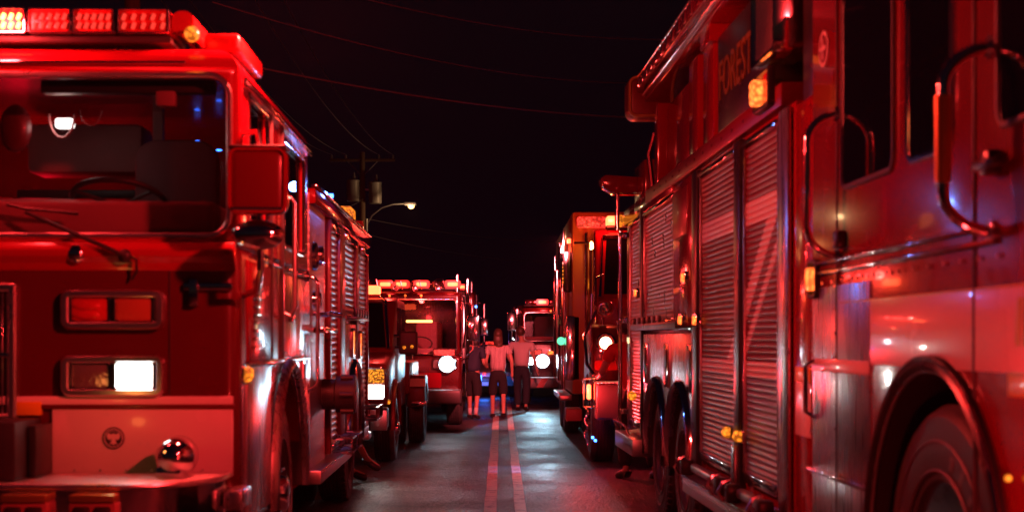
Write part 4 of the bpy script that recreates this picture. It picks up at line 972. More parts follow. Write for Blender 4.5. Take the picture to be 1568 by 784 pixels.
# ------------------------------------------------------------------ generic custom-cab fire engine
def engine(name, label, loc, rz, vis, Wd=1.25, roof=2.45, ws=(1.30, 2.22), length=8.5, lampx=None, lampz=1.15, red_lamps=(-0.8, 0.8), paint='cherry_paint', chev=False, bar=True, inner=None, brt='lamp_cold'):
    T = thing(name, label, 'fire engine', loc, rz, 'fire engines parked in two rows')
    lo = MB().box(-Wd, Wd, 0, 2.4, 0.5, ws[0], 0.07, 4).build('cab', paint, T)
    cut(lo, arch_cutter(Wd, 1.4, 0.58, 0.5, 1)); cut(lo, arch_cutter(-Wd, 1.4, 0.58, 0.5, -1))
    u = MB().box(-Wd+0.01, Wd-0.01, 0.01, 2.4, ws[0]-0.01, roof, 0.08, 4).build('roof', paint, T)
    cut(u, MB().box(-Wd+0.08, Wd-0.08, 0.1, 2.3, ws[0]-0.2, roof-0.1))
    cut(u, MB().rpanel(-Wd+0.10, Wd-0.10, ws[0]+0.03, ws[1], 0.08, 'Y', -0.2, 0.2))
    for a, b2 in ((0.35, 1.0), (1.35, 2.1)): cut(u, MB().rpanel(a, b2, ws[0]+0.1, ws[1]-0.02, 0.05, 'X', -Wd-0.2, Wd+0.2))
    MB().rpanel(-Wd+0.095, Wd-0.095, ws[0]+0.025, ws[1]+0.005, 0.08, 'Y', 0.03, 0.04).build('windscreen', 'windscreen_glass', T)
    MB().frame(-Wd+0.08, Wd-0.08, ws[0]+0.01, ws[1]+0.02, 0.025, 'Y', 0.02, -0.01, 0.09).box(-0.02, 0.02, 0.0, 0.03, ws[0]+0.03, ws[1], 0.004).build('windscreen_trim', 'chrome', T)
    for s_ in (1, -1):
        MB().rpanel(0.34, 1.01, ws[0]+0.09, ws[1]-0.01, 0.05, 'X', s_*(Wd-0.04), s_*(Wd-0.035)).rpanel(1.34, 2.11, ws[0]+0.09, ws[1]-0.01, 0.05, 'X', s_*(Wd-0.04), s_*(Wd-0.035)).build('side_window', 'pane_glass', T)
    MB().box(-Wd+0.1, Wd-0.1, 0.12, 0.5, ws[0]-0.03, ws[0]+0.12, 0.03).build('dashboard', 'cab_trim', T)
    for sx in (-0.65, 0.65): MB().rpanel(sx-0.24, sx+0.24, ws[0]-0.1, ws[0]+0.6, 0.1, 'Y', 0.95, 1.1, 5, 0.02).build('seat', 'upholstery', T)
    MB().tube([(0.5+0.22*math.cos(a*PI/12), 0.45+0.12*math.sin(a*PI/12), ws[0]+0.2+0.12*math.sin(a*PI/12)) for a in range(24)], 0.014, 6, True).build('steering_wheel', 'black_plastic', T)
    g_ = MB().frame(-0.42, 0.42, 0.75, ws[0]-0.12, 0.05, 'Y', 0.01, -0.05, 0.03)
    n = 7
    for k in range(n): g_.box(-0.4, 0.4, -0.03, 0.01, 0.8+k*(ws[0]-1.0)/n, 0.82+k*(ws[0]-1.0)/n, 0.003)
    go = g_.build('grille', 'chrome', T); MB().box(-0.4, 0.4, -0.004, 0.004, 0.78, ws[0]-0.15).build('mesh_panel', 'black_plastic', go)
    for sx in (1, -1):
        xc = sx*(Wd-0.30)
        h = MB().frame(xc-0.22, xc+0.22, lampz-0.10, lampz+0.10, 0.03, 'Y', 0.01, -0.04, 0.04).build('lamp_bezel', 'chrome', T)
        lit = lampx is not None and sx == vis
        MB().rpanel(xc+0.01, xc+0.19, lampz-0.07, lampz+0.07, 0.02, 'Y', -0.035, 0.0).build('headlight_lens', brt if (lit and sx > 0) else 'clear_lens_off', h)
        MB().rpanel(xc-0.19, xc-0.01, lampz-0.07, lampz+0.07, 0.02, 'Y', -0.035, 0.0).build('headlight_lens', brt if (lit and sx < 0) else 'clear_lens_off', h)
        w_ = MB().frame(xc-0.2, xc+0.2, lampz+0.13, lampz+0.27, 0.025, 'Y', 0.01, -0.035, 0.03).build('warning_bezel', 'chrome', T)
        MB().rpanel(xc-0.17, xc+0.17, lampz+0.155, lampz+0.245, 0.02, 'Y', -0.03, 0.0).build('warning_lens', 'lamp_red_dim', w_)
        m_ = MB().box(sx*(Wd+0.20)-0.11, sx*(Wd+0.20)+0.11, -0.34, -0.26, ws[0]+0.25, ws[0]+0.68, 0.03, 3).build('mirror', 'chrome', T)
        MB().tube([(sx*Wd, 0.1, ws[1]-0.02), (sx*(Wd+0.2), -0.28, ws[1]-0.1), (sx*(Wd+0.2), -0.28, ws[0]+0.1), (sx*Wd, 0.1, ws[0]-0.1)], 0.016, 6).build('mirror_arm', 'chrome', m_)
        wheel(T, sx*(Wd-0.02), 1.4, 0.5, 0.28, sx, detail=False); wheel(T, sx*(Wd-0.02), length-2.2, 0.5, 0.25, sx, dual=True, detail=False)
        arch(T, sx*(Wd+0.002), 1.4, 0.58, 0.5, sx, 'chrome', 0.05)
    b_ = MB().box(-Wd, Wd, -0.45, 0.02, 0.45, 0.70, 0.04, 3).build('bumper', 'brushed_grey', T)
    for k in range(-4, 4) if chev else ():
        MB().prism([(k*0.3, 0.475), (k*0.3+0.15, 0.475), (k*0.3+0.27, 0.675), (k*0.3+0.12, 0.675)], 'Y', -0.458, -0.449).build('chevron', 'red_lens_off' if k % 2 else 'oxide_box', b_)
    if bar:
        l_ = MB().box(-Wd+0.1, Wd-0.1, 0.15, 0.5, roof+0.04, roof+0.07, 0.008).build('light_bar', 'black_plastic', T)
        for k in range(8):
            x0 = -Wd+0.12+k*(2*Wd-0.24)/8
            MB().box(x0, x0+(2*Wd-0.24)/8-0.02, 0.14, 0.5, roof+0.075, roof+0.19, 0.02, 2).build('lens_module', 'smoke_lens', l_)
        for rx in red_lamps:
            q_ = MB().rpanel(rx-0.14, rx+0.14, roof+0.07, roof+0.20, 0.04, 'Y', 0.12, 0.139).build('lens_halo', 'lamp_red_halo', l_)  # halo of the lamp as a wider glowing panel
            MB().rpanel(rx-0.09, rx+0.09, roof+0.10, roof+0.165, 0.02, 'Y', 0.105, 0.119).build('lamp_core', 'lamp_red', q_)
    c_ = MB()
    for k in range(5): c_.ball((-0.55+k*0.275, -0.01, roof-0.07), 0.022, seg=10)
    c_.build('clearance_lamp', 'lamp_orange', T, split=True)
    top = roof+0.12
    bo_ = MB().box(-Wd+0.02, Wd-0.02, 2.5, length, 0.55, top, 0.015).build('body', paint, T)
    for s_ in (1, -1):
        cut(bo_, arch_cutter(s_*(Wd-0.02), length-2.2, 0.58, 0.5, s_))
        for a, b2, z0 in ((3.4, 4.5, 0.65), (length-3.0, length-1.4, 1.2), (length-1.2, length-0.2, 0.65)):
            MB().slats(s_*(Wd-0.018), a, b2, z0, top-0.2, 0.06, 0.014, s_).build('roller_shutter', 'slat_aluminium', T)
        MB().box(s_*(Wd-0.02), s_*(Wd+0.012), 2.55, 3.3, 0.7, top-0.1, 0.005).build('pump_panel', 'brushed_steel', T)
        r_ = MB()
        for yy in (2.5, 3.35, 4.6, length-3.1, length-0.05): r_.cyl((s_*(Wd+0.06), yy, 0.9), (s_*(Wd+0.06), yy, top-0.05), 0.02, seg=8)
        r_.build('handrail', 'chrome', T)
        MB().box(s_*(Wd-0.05), s_*(Wd+0.05), 2.5, length-3.0, 0.45, 0.55, 0.01).build('running_board', 'aluminium', T)
    box('chassis', 'black_paint', T, -Wd+0.3, Wd-0.3, 0.3, length, 0.42, 0.6)
    if inner:
        MB().rpanel(inner[0], inner[1], inner[2]-0.022, inner[2]+0.022, 0.015, 'Y', 0.14, 0.18).build('interior_light_bar', 'lamp_hot', T)
        lamp('POINT', T, ((inner[0]+inner[1])/2, 0.3, inner[2]+0.12), 16, RED, 0.05)
    return T
T1 = engine('fire_engine', 'red engine with four bright roof lamps and a glowing bar in its windscreen', (-1.94, 24.6, 0), 0.012, 1, roof=2.38, ws=(1.28, 2.24), lampx=1, lampz=1.13, red_lamps=(-0.08, 0.20, 0.55, 1.09), inner=(0.28, 0.74, 1.87))
lamp('SPOT', T1, (0.98, -0.10, 1.13), 45, WHT, 0.06, (0.15, -1, -0.10), 95, 0.7)
for rx in (0.0, 0.5, 1.09): lamp('POINT', T1, (rx, -0.1, 2.55), 6, RED, 0.06)
# exhaust stacks and tall chrome gear on its side
MB().cyl((1.12, 2.45, 1.3), (1.12, 2.45, 2.78), 0.06, seg=16).build('exhaust_stack', 'chrome', T1)
for (yy, z0, z1, rr_) in ((2.9, 1.2, 2.7, 0.05), (3.6, 1.6, 2.75, 0.03), (4.9, 1.1, 2.6, 0.055), (6.2, 1.4, 2.7, 0.035), (7.4, 1.2, 2.5, 0.05)): MB().cyl((1.31, yy, z0), (1.31, yy, z1), rr_, seg=12).build('side_pipe', 'chrome', T1)
for (xx, hh) in ((-0.75, 0.16), (-0.3, 0.20), (0.12, 0.16), (0.45, 0.18), (0.85, 0.20)):
    MB().tube([(xx-0.09, 0.05, 2.40), (xx-0.09, 0.03, 2.40+hh*0.8), (xx-0.03, 0.02, 2.40+hh), (xx+0.07, 0.02, 2.40+hh), (xx+0.10, 0.04, 2.40)], 0.012, 6).build('lamp_guard', 'chrome', T1)
    MB().lathe([(0.0, 0.03), (0.05, 0.055), (0.06, 0.05), (0.03, 0.02)], (xx, 0.0, 2.44), 'Y', 16, -1).build('flood_lamp', 'chrome', T1)
MB().tube([(1.28, 0.0, 1.4), (1.33, -0.02, 1.9), (1.28, 0.0, 2.3)], 0.016, 6).build('front_rail', 'chrome', T1)
MB().rpanel(0.35, 0.9, 0.72, 0.98, 0.04, 'Y', -0.05, 0.0).build('lower_panel', 'red_paint', T1)
for (tt, xx, zz) in ((T1, 1.0, 1.13),):
    h_ = MB().lathe([(0.0, 0.15), (0.07, 0.155), (0.08, 0.14), (0.04, 0.13)], (xx, -0.04, zz), 'Y', 28, -1).build('spot_housing', 'chrome', tt)
    MB().ball((xx, -0.06, zz), 0.15, (1, 0.35, 1)).build('spot_halo', 'lamp_cyan_halo', h_)  # halo of the headlight as a wider glowing disc
    MB().ball((xx, -0.09, zz), 0.125, (1, 0.35, 1)).build('spot_bulb', 'lamp_cold', h_)
T2 = engine('fire_engine', 'mostly hidden engine behind the one with four bright roof lamps', (-1.87, 34.5, 0), 0.012, 1, roof=2.7, ws=(1.4, 2.5), lampx=None, red_lamps=(0.9,))
MB().cyl((1.12, 2.45, 1.3), (1.12, 2.45, 3.05), 0.07, seg=16).build('exhaust_stack', 'chrome', T2)
lamp('POINT', T2, (1.0, -0.4, 2.4), 20, RED, 0.06)
MB().ball((1.25, -0.02, 2.35), 0.03).build('marker_lamp', 'lamp_blue', T2)
T3 = engine('fire_engine', 'far red engine with dazzling headlight behind the man in the white shirt', (1.68, 32.6, 0), 0.018, -1, roof=2.28, ws=(1.5, 2.16), lampx=-1, lampz=1.06, red_lamps=(-0.74,), chev=True)
lamp('SPOT', T3, (-0.75, -0.14, 1.06), 480, (0.35, 0.78, 1.0), 0.06, (-0.30, -1, -0.20), 46, 0.8)
lamp('POINT', T3, (-0.75, -0.3, 2.45), 40, RED, 0.06)
MB().rpanel(-0.62, -0.44, 1.21, 1.29, 0.02, 'Y', -0.06, -0.04).build('turn_lens', 'lamp_orange', T3)

h_ = MB().lathe([(0.0, 0.17), (0.07, 0.175), (0.08, 0.16), (0.04, 0.15)], (-0.75, -0.04, 1.06), 'Y', 28, -1).build('spot_housing', 'chrome', T3)
MB().ball((-0.75, -0.06, 1.06), 0.17, (1, 0.35, 1)).build('spot_halo', 'lamp_cyan_halo', h_)  # halo of the headlight as a wider glowing disc
MB().ball((-0.75, -0.09, 1.06), 0.145, (1, 0.35, 1)).build('spot_bulb', 'lamp_cold', h_)
lamp('SPOT', T3, (-0.75, -0.3, 1.06), 40, WHT, 0.05, (-0.03, -1, 0.015), 22, 0.8)
# ------------------------------------------------------------------ long-nosed tanker behind the ladder truck
Q = thing('tanker_truck', 'tan and red long nosed truck with round yellow headlight behind the ladder truck', 'fire engine', (2.25, 17.2, 0), 0.0)
hd = MB().prism([(0.25, 1.0), (0.2, 1.55), (0.5, 1.78), (1.9, 2.12), (1.9, 1.0)], 'X', -0.78, 0.78, 0.06).build('hood', 'red_paint', Q)
fd = MB().prism([(0.1, 1.05), (0.12, 1.5), (0.4, 1.72), (1.3, 1.75), (1.75, 1.45), (1.85, 0.8), (0.1, 0.8)], 'X', -1.15, -0.76, 0.06).build('fender', 'dark_red_paint', Q)
cut(fd, arch_cutter(-1.15, 1.0, 0.60, 0.52, -1, 0.5))
fd = MB().prism([(0.1, 1.05), (0.12, 1.5), (0.4, 1.72), (1.3, 1.75), (1.75, 1.45), (1.85, 0.8), (0.1, 0.8)], 'X', 0.76, 1.15, 0.06).build('fender', 'dark_red_paint', Q)
cut(fd, arch_cutter(1.15, 1.0, 0.60, 0.52, 1, 0.5))
for sx in (-1, 1):
    h = MB().lathe([(0.02, 0.12), (-0.05, 0.125), (-0.06, 0.105), (-0.02, 0.1)], (sx*0.985, 0.10, 1.51), 'Y', 28, 1).build('headlight_ring', 'chrome', Q)
    MB().ball((sx*0.985, 0.09, 1.51), 0.078, (1, 0.5, 1)).build('headlight_lens', 'lamp_warm' if sx < 0 else 'clear_lens_off', h)
    wheel(Q, sx*1.12, 1.0, 0.52, 0.29, sx, detail=False)
    for yy in (6.6, 7.9): wheel(Q, sx*1.2, yy, 0.52, 0.25, sx, dual=True, detail=False)
MB().rpanel(-1.12, -0.84, 1.18, 1.30, 0.03, 'Y', 0.06, 0.1).build('warning_lens', 'red_lens_off', Q)
bb = MB().box(-1.13, 1.13, -0.35, 0.12, 0.60, 1.03, 0.03, 3).build('bumper', 'brushed_grey', Q)
MB().box(-1.14, 1.14, -0.36, 0.13, 1.032, 1.05, 0.006).build('bumper_deck', 'plate_top', bb)
g_ = MB().frame(-0.5, 0.5, 1.08, 1.62, 0.05, 'Y', 0.2, 0.12, 0.04)
for k in range(6): g_.box(-0.48, 0.48, 0.15, 0.19, 1.15+k*0.08, 1.17+k*0.08, 0.004)
g_.build('grille', 'chrome', Q)
a_ = MB().lathe([(0.0, 0.04), (0.25, 0.05), (0.35, 0.10), (0.37, 0.105), (0.37, 0.085), (0.30, 0.04), (0.28, 0.001)], (-0.97, 0.75, 1.93), 'Y', 24, -1).build('air_horn', 'chrome', Q)
MB().cyl((-0.97, 0.75, 1.74), (-0.97, 0.75, 1.93), 0.02).build('horn_stand', 'chrome', a_)
cb = MB().prism([(1.85, 0.8), (1.85, 2.10), (2.25, 3.0), (2.5, 3.08), (3.5, 3.08), (3.5, 0.8)], 'X', -0.98, 0.98, 0.05).build('cab', 'red_paint', Q)
w = MB(); w.bm.faces.new([w.bm.verts.new(p) for p in ((-0.88, 1.862, 2.16), (0.88, 1.862, 2.16), (0.82, 2.205, 2.92), (-0.82, 2.205, 2.92))]); w.build('windscreen', 'dark_glass', Q)
MB().tube([(-0.93, 1.84, 2.12), (-0.87, 2.2, 2.96), (0.87, 2.2, 2.96), (0.93, 1.84, 2.12)], 0.022, 8).build('windscreen_trim', 'chrome', Q)
for sx in (-1, 1): MB().rpanel(2.4, 3.3, 2.15, 2.85, 0.06, 'X', sx*0.975, sx*0.987).build('side_window', 'dark_glass', Q)
l_ = MB().box(-0.8, 0.8, 2.35, 2.65, 3.09, 3.12).build('light_bar', 'black_plastic', Q)
for k in range(5): MB().box(-0.8+k*0.32, -0.5+k*0.32, 2.33, 2.65, 3.125, 3.25, 0.02).build('lens_module', 'lamp_red' if k == 0 else 'red_lens_off', l_)
lamp('POINT', Q, (-0.8, 2.1, 3.2), 40, (1, 0.06, 0.03), 0.06)
bo_ = MB().box(-1.22, 1.22, 3.6, 9.6, 0.75, 3.42, 0.04).build('tank_body', 'tan_paint', Q)
MB().box(-1.15, -0.72, 3.5, 3.6, 3.18, 3.34, 0.02).build('warning_lamp', 'lamp_red_dim', Q)
MB().box(-0.98, -0.82, 3.52, 3.6, 2.28, 2.44, 0.02).build('amber_lamp', 'lamp_amber', Q)
lamp('POINT', Q, (-1.0, 3.2, 2.9), 10, (1, 0.30, 0.08), 0.06)
q = MB()
q.cyl((-1.02, 3.45, 1.3), (-1.02, 3.45, 3.1), 0.022, seg=8); q.tube([(-1.2, 3.4, 2.95), (-0.7, 3.2, 2.95)], 0.018, 8)
q.tube([(-0.9, 1.5, 1.9), (-1.02, 1.4, 2.0), (-1.02, 1.4, 2.35), (-0.92, 1.5, 2.4)], 0.015, 8)
q.build('handrail', 'chrome', Q)
q = MB()
for k, (y, z0, z1, r) in enumerate(((3.8, 1.75, 2.75, 0.07), (4.2, 0.8, 3.2, 0.03), (4.9, 1.2, 3.0, 0.05), (5.6, 0.9, 3.1, 0.03), (6.6, 1.3, 2.7, 0.06), (7.6, 0.9, 3.0, 0.03))):
    q.cyl((-1.32, y, z0), (-1.32, y, z1), r, seg=12)
q.build('side_pipe', 'chrome', Q)
for (y, z0, z1) in ((3.7, 2.25, 2.85), (4.4, 1.9, 2.9), (5.4, 1.4, 2.4)): box('side_locker', 'black_paint', Q, -1.34, -1.22, y, y+0.5, z0, z1, 0.03)
q = MB()
for k in range(6): q.box(-1.355, -1.34, 3.72, 3.80, 2.38+k*0.055, 2.41+k*0.055, 0.004)
q.build('yellow_lamp_row', 'lamp_amber', Q)
MB().slats(-1.222, 6.2, 8.6, 1.2, 3.2, 0.06, 0.014, -1).build('roller_shutter', 'slat_aluminium', Q)
MB().ball((-1.36, 4.1, 1.53), 0.06).build('green_lamp', 'lamp_green', Q)
MB().box(-1.30, -1.1, 3.6, 4.6, 0.95, 1.9, 0.02).build('chrome_cabinet', 'chrome', Q)
MB().box(-1.40, -1.22, 3.6, 6.0, 0.66, 0.74, 0.01).build('running_board', 'aluminium', Q)
q = MB().box(-1.38, -1.16, 2.0, 2.5, 0.45, 0.62, 0.02).build('step', 'oxide_box', Q)
q = MB().box(-1.30, -1.24, 3.5, 3.56, 2.95, 3.02, 0.01).build('side_beacon', 'lamp_red', Q)  # added lamp box to carry the spot on the walkers
lamp('SPOT', Q, (-1.42, 3.25, 3.0), 3600, (1, 0.10, 0.11), 0.08, (-1.0, 8.0, -2.0), 50, 0.6)  # added spot, brightens the walkers
h = MB().tube([(-1.1, 0.0, 1.9), (-1.25, 0.0, 1.6), (-1.22, -0.1, 1.25), (-1.12, -0.2, 1.1)], 0.02, 8).tube([(-1.16, 0.0, 2.1), (-1.18, 0.0, 1.1)], 0.012, 6).build('front_rail', 'chrome', Q)
q = MB().box(-1.235, -1.185, -0.30, -0.2, 0.84, 1.02, 0.02, 3).build('side_warning_lamp', 'lamp_red', Q)
lamp('POINT', Q, (-1.32, -0.4, 0.95), 45, RED, 0.04)
MB().frame(-1.29, -1.13, 0.74, 1.10, 0.02, 'Y', -0.28, -0.315, 0.03).build('lamp_bezel', 'chrome', q)
q = MB()
for k in range(16): q.ball((-1.24+0.02*math.sin(k), -0.25, 0.72-k*0.028), 0.017, seg=8)
q.build('tow_chain', 'chrome', Q)
box('chassis', 'black_paint', Q, -0.9, 0.9, 0.3, 9.3, 0.5, 0.8)
# small blue ground lights that streak the asphalt beside it
for (yy, pw) in ((-0.45, 1.6), (0.05, 1.6)):
    lamp('SPOT', Q, (-1.18, yy, 0.36), pw*60, (0.03, 0.30, 1.0), 0.01, (-1, 0, -0.45), 20, 0.4)
    MB().box(-1.16, -1.13, yy-0.015, yy+0.015, 0.35, 0.38, 0.006).build('ground_lamp', 'lamp_blue', Q)

# ------------------------------------------------------------------ dark police sedan far behind the walkers
K = thing('police_car', 'pale patrol car low in the distance between the walkers', 'car', (-0.55, 38.0, 0), 0.0)
q = MB().prism([(0, 0.3), (-0.02, 0.62), (0.1, 0.72), (1.2, 0.88), (1.9, 1.36), (2.9, 1.38), (3.9, 0.95), (4.7, 0.9), (4.75, 0.35)], 'X', -0.9, 0.9, 0.08).build('body', 'far_car_paint', K)
w = MB(); w.bm.faces.new([w.bm.verts.new(p) for p in ((-0.78, 1.2, 0.905), (0.78, 1.2, 0.905), (0.66, 1.82, 1.34), (-0.66, 1.82, 1.34))]); w.build('windscreen', 'dark_glass', K)
for sx in (-1, 1):
    MB().rpanel(sx*0.68-0.16, sx*0.68+0.16, 0.58, 0.68, 0.03, 'Y', -0.03, 0.02).build('headlight', 'clear_lens_off', K)
    for yy in (0.9, 3.8): wheel(K, sx*0.92, yy, 0.33, 0.2, sx, detail=False)
MB().box(-0.5, 0.5, -0.035, 0.0, 0.42, 0.56, 0.01).build('grille', 'black_plastic', K)
l_ = MB().box(-0.55, 0.55, 2.1, 2.35, 1.395, 1.42).build('roof_light_bar', 'black_plastic', K)
MB().box(-0.55, -0.1, 2.1, 2.35, 1.42, 1.50, 0.02).build('blue_lens', 'lamp_blue', l_); MB().box(0.1, 0.55, 2.1, 2.35, 1.42, 1.5, 0.02).build('red_lens', 'lamp_red_dim', l_)
MB().box(-0.1, 0.02, -0.05, -0.03, 0.45, 0.6, 0.01).build('grille_lamp', 'lamp_blue', K); MB().box(0.04, 0.14, -0.05, -0.03, 0.6, 0.68, 0.01).build('grille_lamp', 'lamp_red_dim', K)
lamp('POINT', K, (0.1, -0.4, 0.4), 14, (0.05, 0.2, 1), 0.05)

# ------------------------------------------------------------------ utility poles, transformers, wires, street lamp
def pole(name, label, loc, h, arms=True):
    o = thing(name, label, 'utility pole', loc)
    MB().cyl((0, 0, 0), (0, 0, h), 0.17, 0.12, 14).build('pole', 'wood_pole', o)
    if arms:
        MB().box(-1.5, 1.5, -0.06, 0.06, h-0.42, h-0.30, 0.01).build('crossarm', 'wood_pole', o)
        q = MB(); q.tube([(-0.7, 0.05, h-0.4), (0, 0.05, h-1.1)], 0.02, 6).tube([(0.7, 0.05, h-0.4), (0, 0.05, h-1.1)], 0.02, 6); q.build('brace', 'galvanised', o)
        q = MB()
        for x in (-1.4, -0.75, 0.75, 1.4): q.lathe([(0, 0.03), (0.05, 0.06), (0.1, 0.04), (0.15, 0.055), (0.2, 0.02)], (x, 0, h-0.30), 'Z', 12)
        q.build('insulator', 'transformer_grey', o)
    return o
UP = pole('utility_pole', 'wooden utility pole with crossarm and two transformer cans beside the street lamp', (-6.36, 65, 0), 10.1)
for (x, z, lab) in ((-0.42, 7.85, 1), (0.60, 7.75, 1)):
    q = MB().lathe([(0, 0.001), (0.0, 0.27), (0.03, 0.29), (0.9, 0.29), (0.93, 0.31), (0.97, 0.30), (1.03, 0.12), (1.04, 0.001)], (x, -0.1, z), 'Z', 24).build('transformer', 'transformer_grey', UP)
    MB().lathe([(0, 0.05), (0.1, 0.07), (0.15, 0.04), (0.22, 0.05), (0.3, 0.02)], (x+0.05, -0.1, z+1.03), 'Z', 12).build('bushing', 'transformer_grey', q)
    MB().box(min(x, 0), max(x, 0), -0.02, 0.02, z+0.6, z+0.68).build('transformer_bracket', 'galvanised', UP)
UN = pole('utility_pole', 'near wooden utility pole whose shaft rises just above the left engine light bar', (-6.36, 24.5, 0), 9.9)
SL = thing('street_lamp', 'lit warm street lamp on a long curved arm beside the transformer pole', 'street lamp', (-6.1, 64.2, 0))
MB().cyl((0, 0, 0), (0, 0, 7.0), 0.09, 0.06, 12).build('post', 'galvanised', SL)
MB().tube([(0, 0, 6.7), (0.25, 0, 7.15), (0.7, 0, 7.5), (1.2, 0, 7.66), (1.75, 0, 7.68)], 0.035, 8).build('arm', 'galvanised', SL)
h = MB().rpanel(1.7, 2.25, 7.60, 7.74, 0.06, 'Y', -0.15, 0.15, bev=0.02).build('lamp_head', 'galvanised', SL)
MB().ball((2.02, -0.02, 7.55), 0.13, (1.1, 1, 0.8)).build('lamp_globe', 'lamp_street', h)
lamp('POINT', SL, (1.98, -0.3, 7.3), 80, (1, 0.55, 0.25), 0.1)
def wire(a, c, sag, r, label, mat='wire_black'):
    a, c = Vector(a), Vector(c); pts = []
    for k in range(25):
        t = k/24; p = a.lerp(c, t); p.z -= sag*4*t*(1-t); pts.append(p)
    o = MB().tube(pts, r, 6).build('overhead_wire', mat, None); tag(o, label, 'wire', 'overhead wires'); return o
for dx, lab in ((-1.4, 'thin overhead wire on the outermost left pin of the pole crossarms'), (-0.75, 'thin overhead wire on the second pin from the left of the pole crossarms'), (0.75, 'thin overhead wire on the third pin from the left of the pole crossarms'), (1.4, 'thin overhead wire on the outermost right pin of the pole crossarms')):
    wire((-6.36+dx, 65, 10.0), (-6.36+dx, 24.5, 9.8), 0.9, 0.012, lab)
wire((-5.9, 31, 7.6), (4.6, 44, 8.4), 0.25, 0.022, 'bright service wire crossing the road from left engine roof to ladder end', 'wire_lit')
wire((-6.3, 31, 8.9), (6.4, 50, 10.6), 0.6, 0.016, 'dim crossing wire above the bright service wire', 'wire_lit')
wire((-4.0, 36, 10.3), (8.0, 50, 12.2), 0.5, 0.016, 'topmost crossing wire near the upper edge of the sky', 'wire_lit')
wire((-6.3, 65, 7.1), (9, 75, 6.9), 0.6, 0.014, 'sagging wire running right from the transformer pole below the street lamp')
wire((-6.3, 65, 6.4), (9, 75, 6.0), 0.8, 0.012, 'lowest sagging wire right of the transformer pole')
wire((-6.3, 65, 8.0), (-6.3, 24.5, 7.2), 1.6, 0.016, 'thick drooping cable below the transformers reaching the near pole')

# ------------------------------------------------------------------ people
def skin_obj(name, verts, edges, rad, mat, par, extra=None, sub=2, roots=(0,)):
    me = bpy.data.meshes.new(name); me.from_pydata([Vector(v) for v in verts], edges, [])
    o = bpy.data.objects.new(name, me); COL.objects.link(o)
    md = o.modifiers.new('s', 'SKIN'); md.use_smooth_shade = True; md.branch_smoothing = 0.6
    sv = me.skin_vertices[0].data
    for i, r in enumerate(rad): sv[i].radius = r if isinstance(r, tuple) else (r, r)
    for r in roots: sv[r].use_root = True
    s2 = o.modifiers.new('u', 'SUBSURF'); s2.levels = sub; s2.render_levels = sub
    dg = bpy.context.evaluated_depsgraph_get(); dg.update()
    nm = bpy.data.meshes.new_from_object(o.evaluated_get(dg)); o.modifiers.clear(); o.data = nm; bpy.data.meshes.remove(me)
    nm.materials.clear(); nm.materials.append(MATS[mat]); nm.name = name
    if extra:
        bm = bmesh.new(); bm.from_mesh(nm); mb = MB(); mb.bm.free(); mb.bm = bm; extra(mb)
        for f in bm.faces: f.smooth = True
        bm.to_mesh(nm); bm.free()
    if par is not None: o.parent = par
    return o
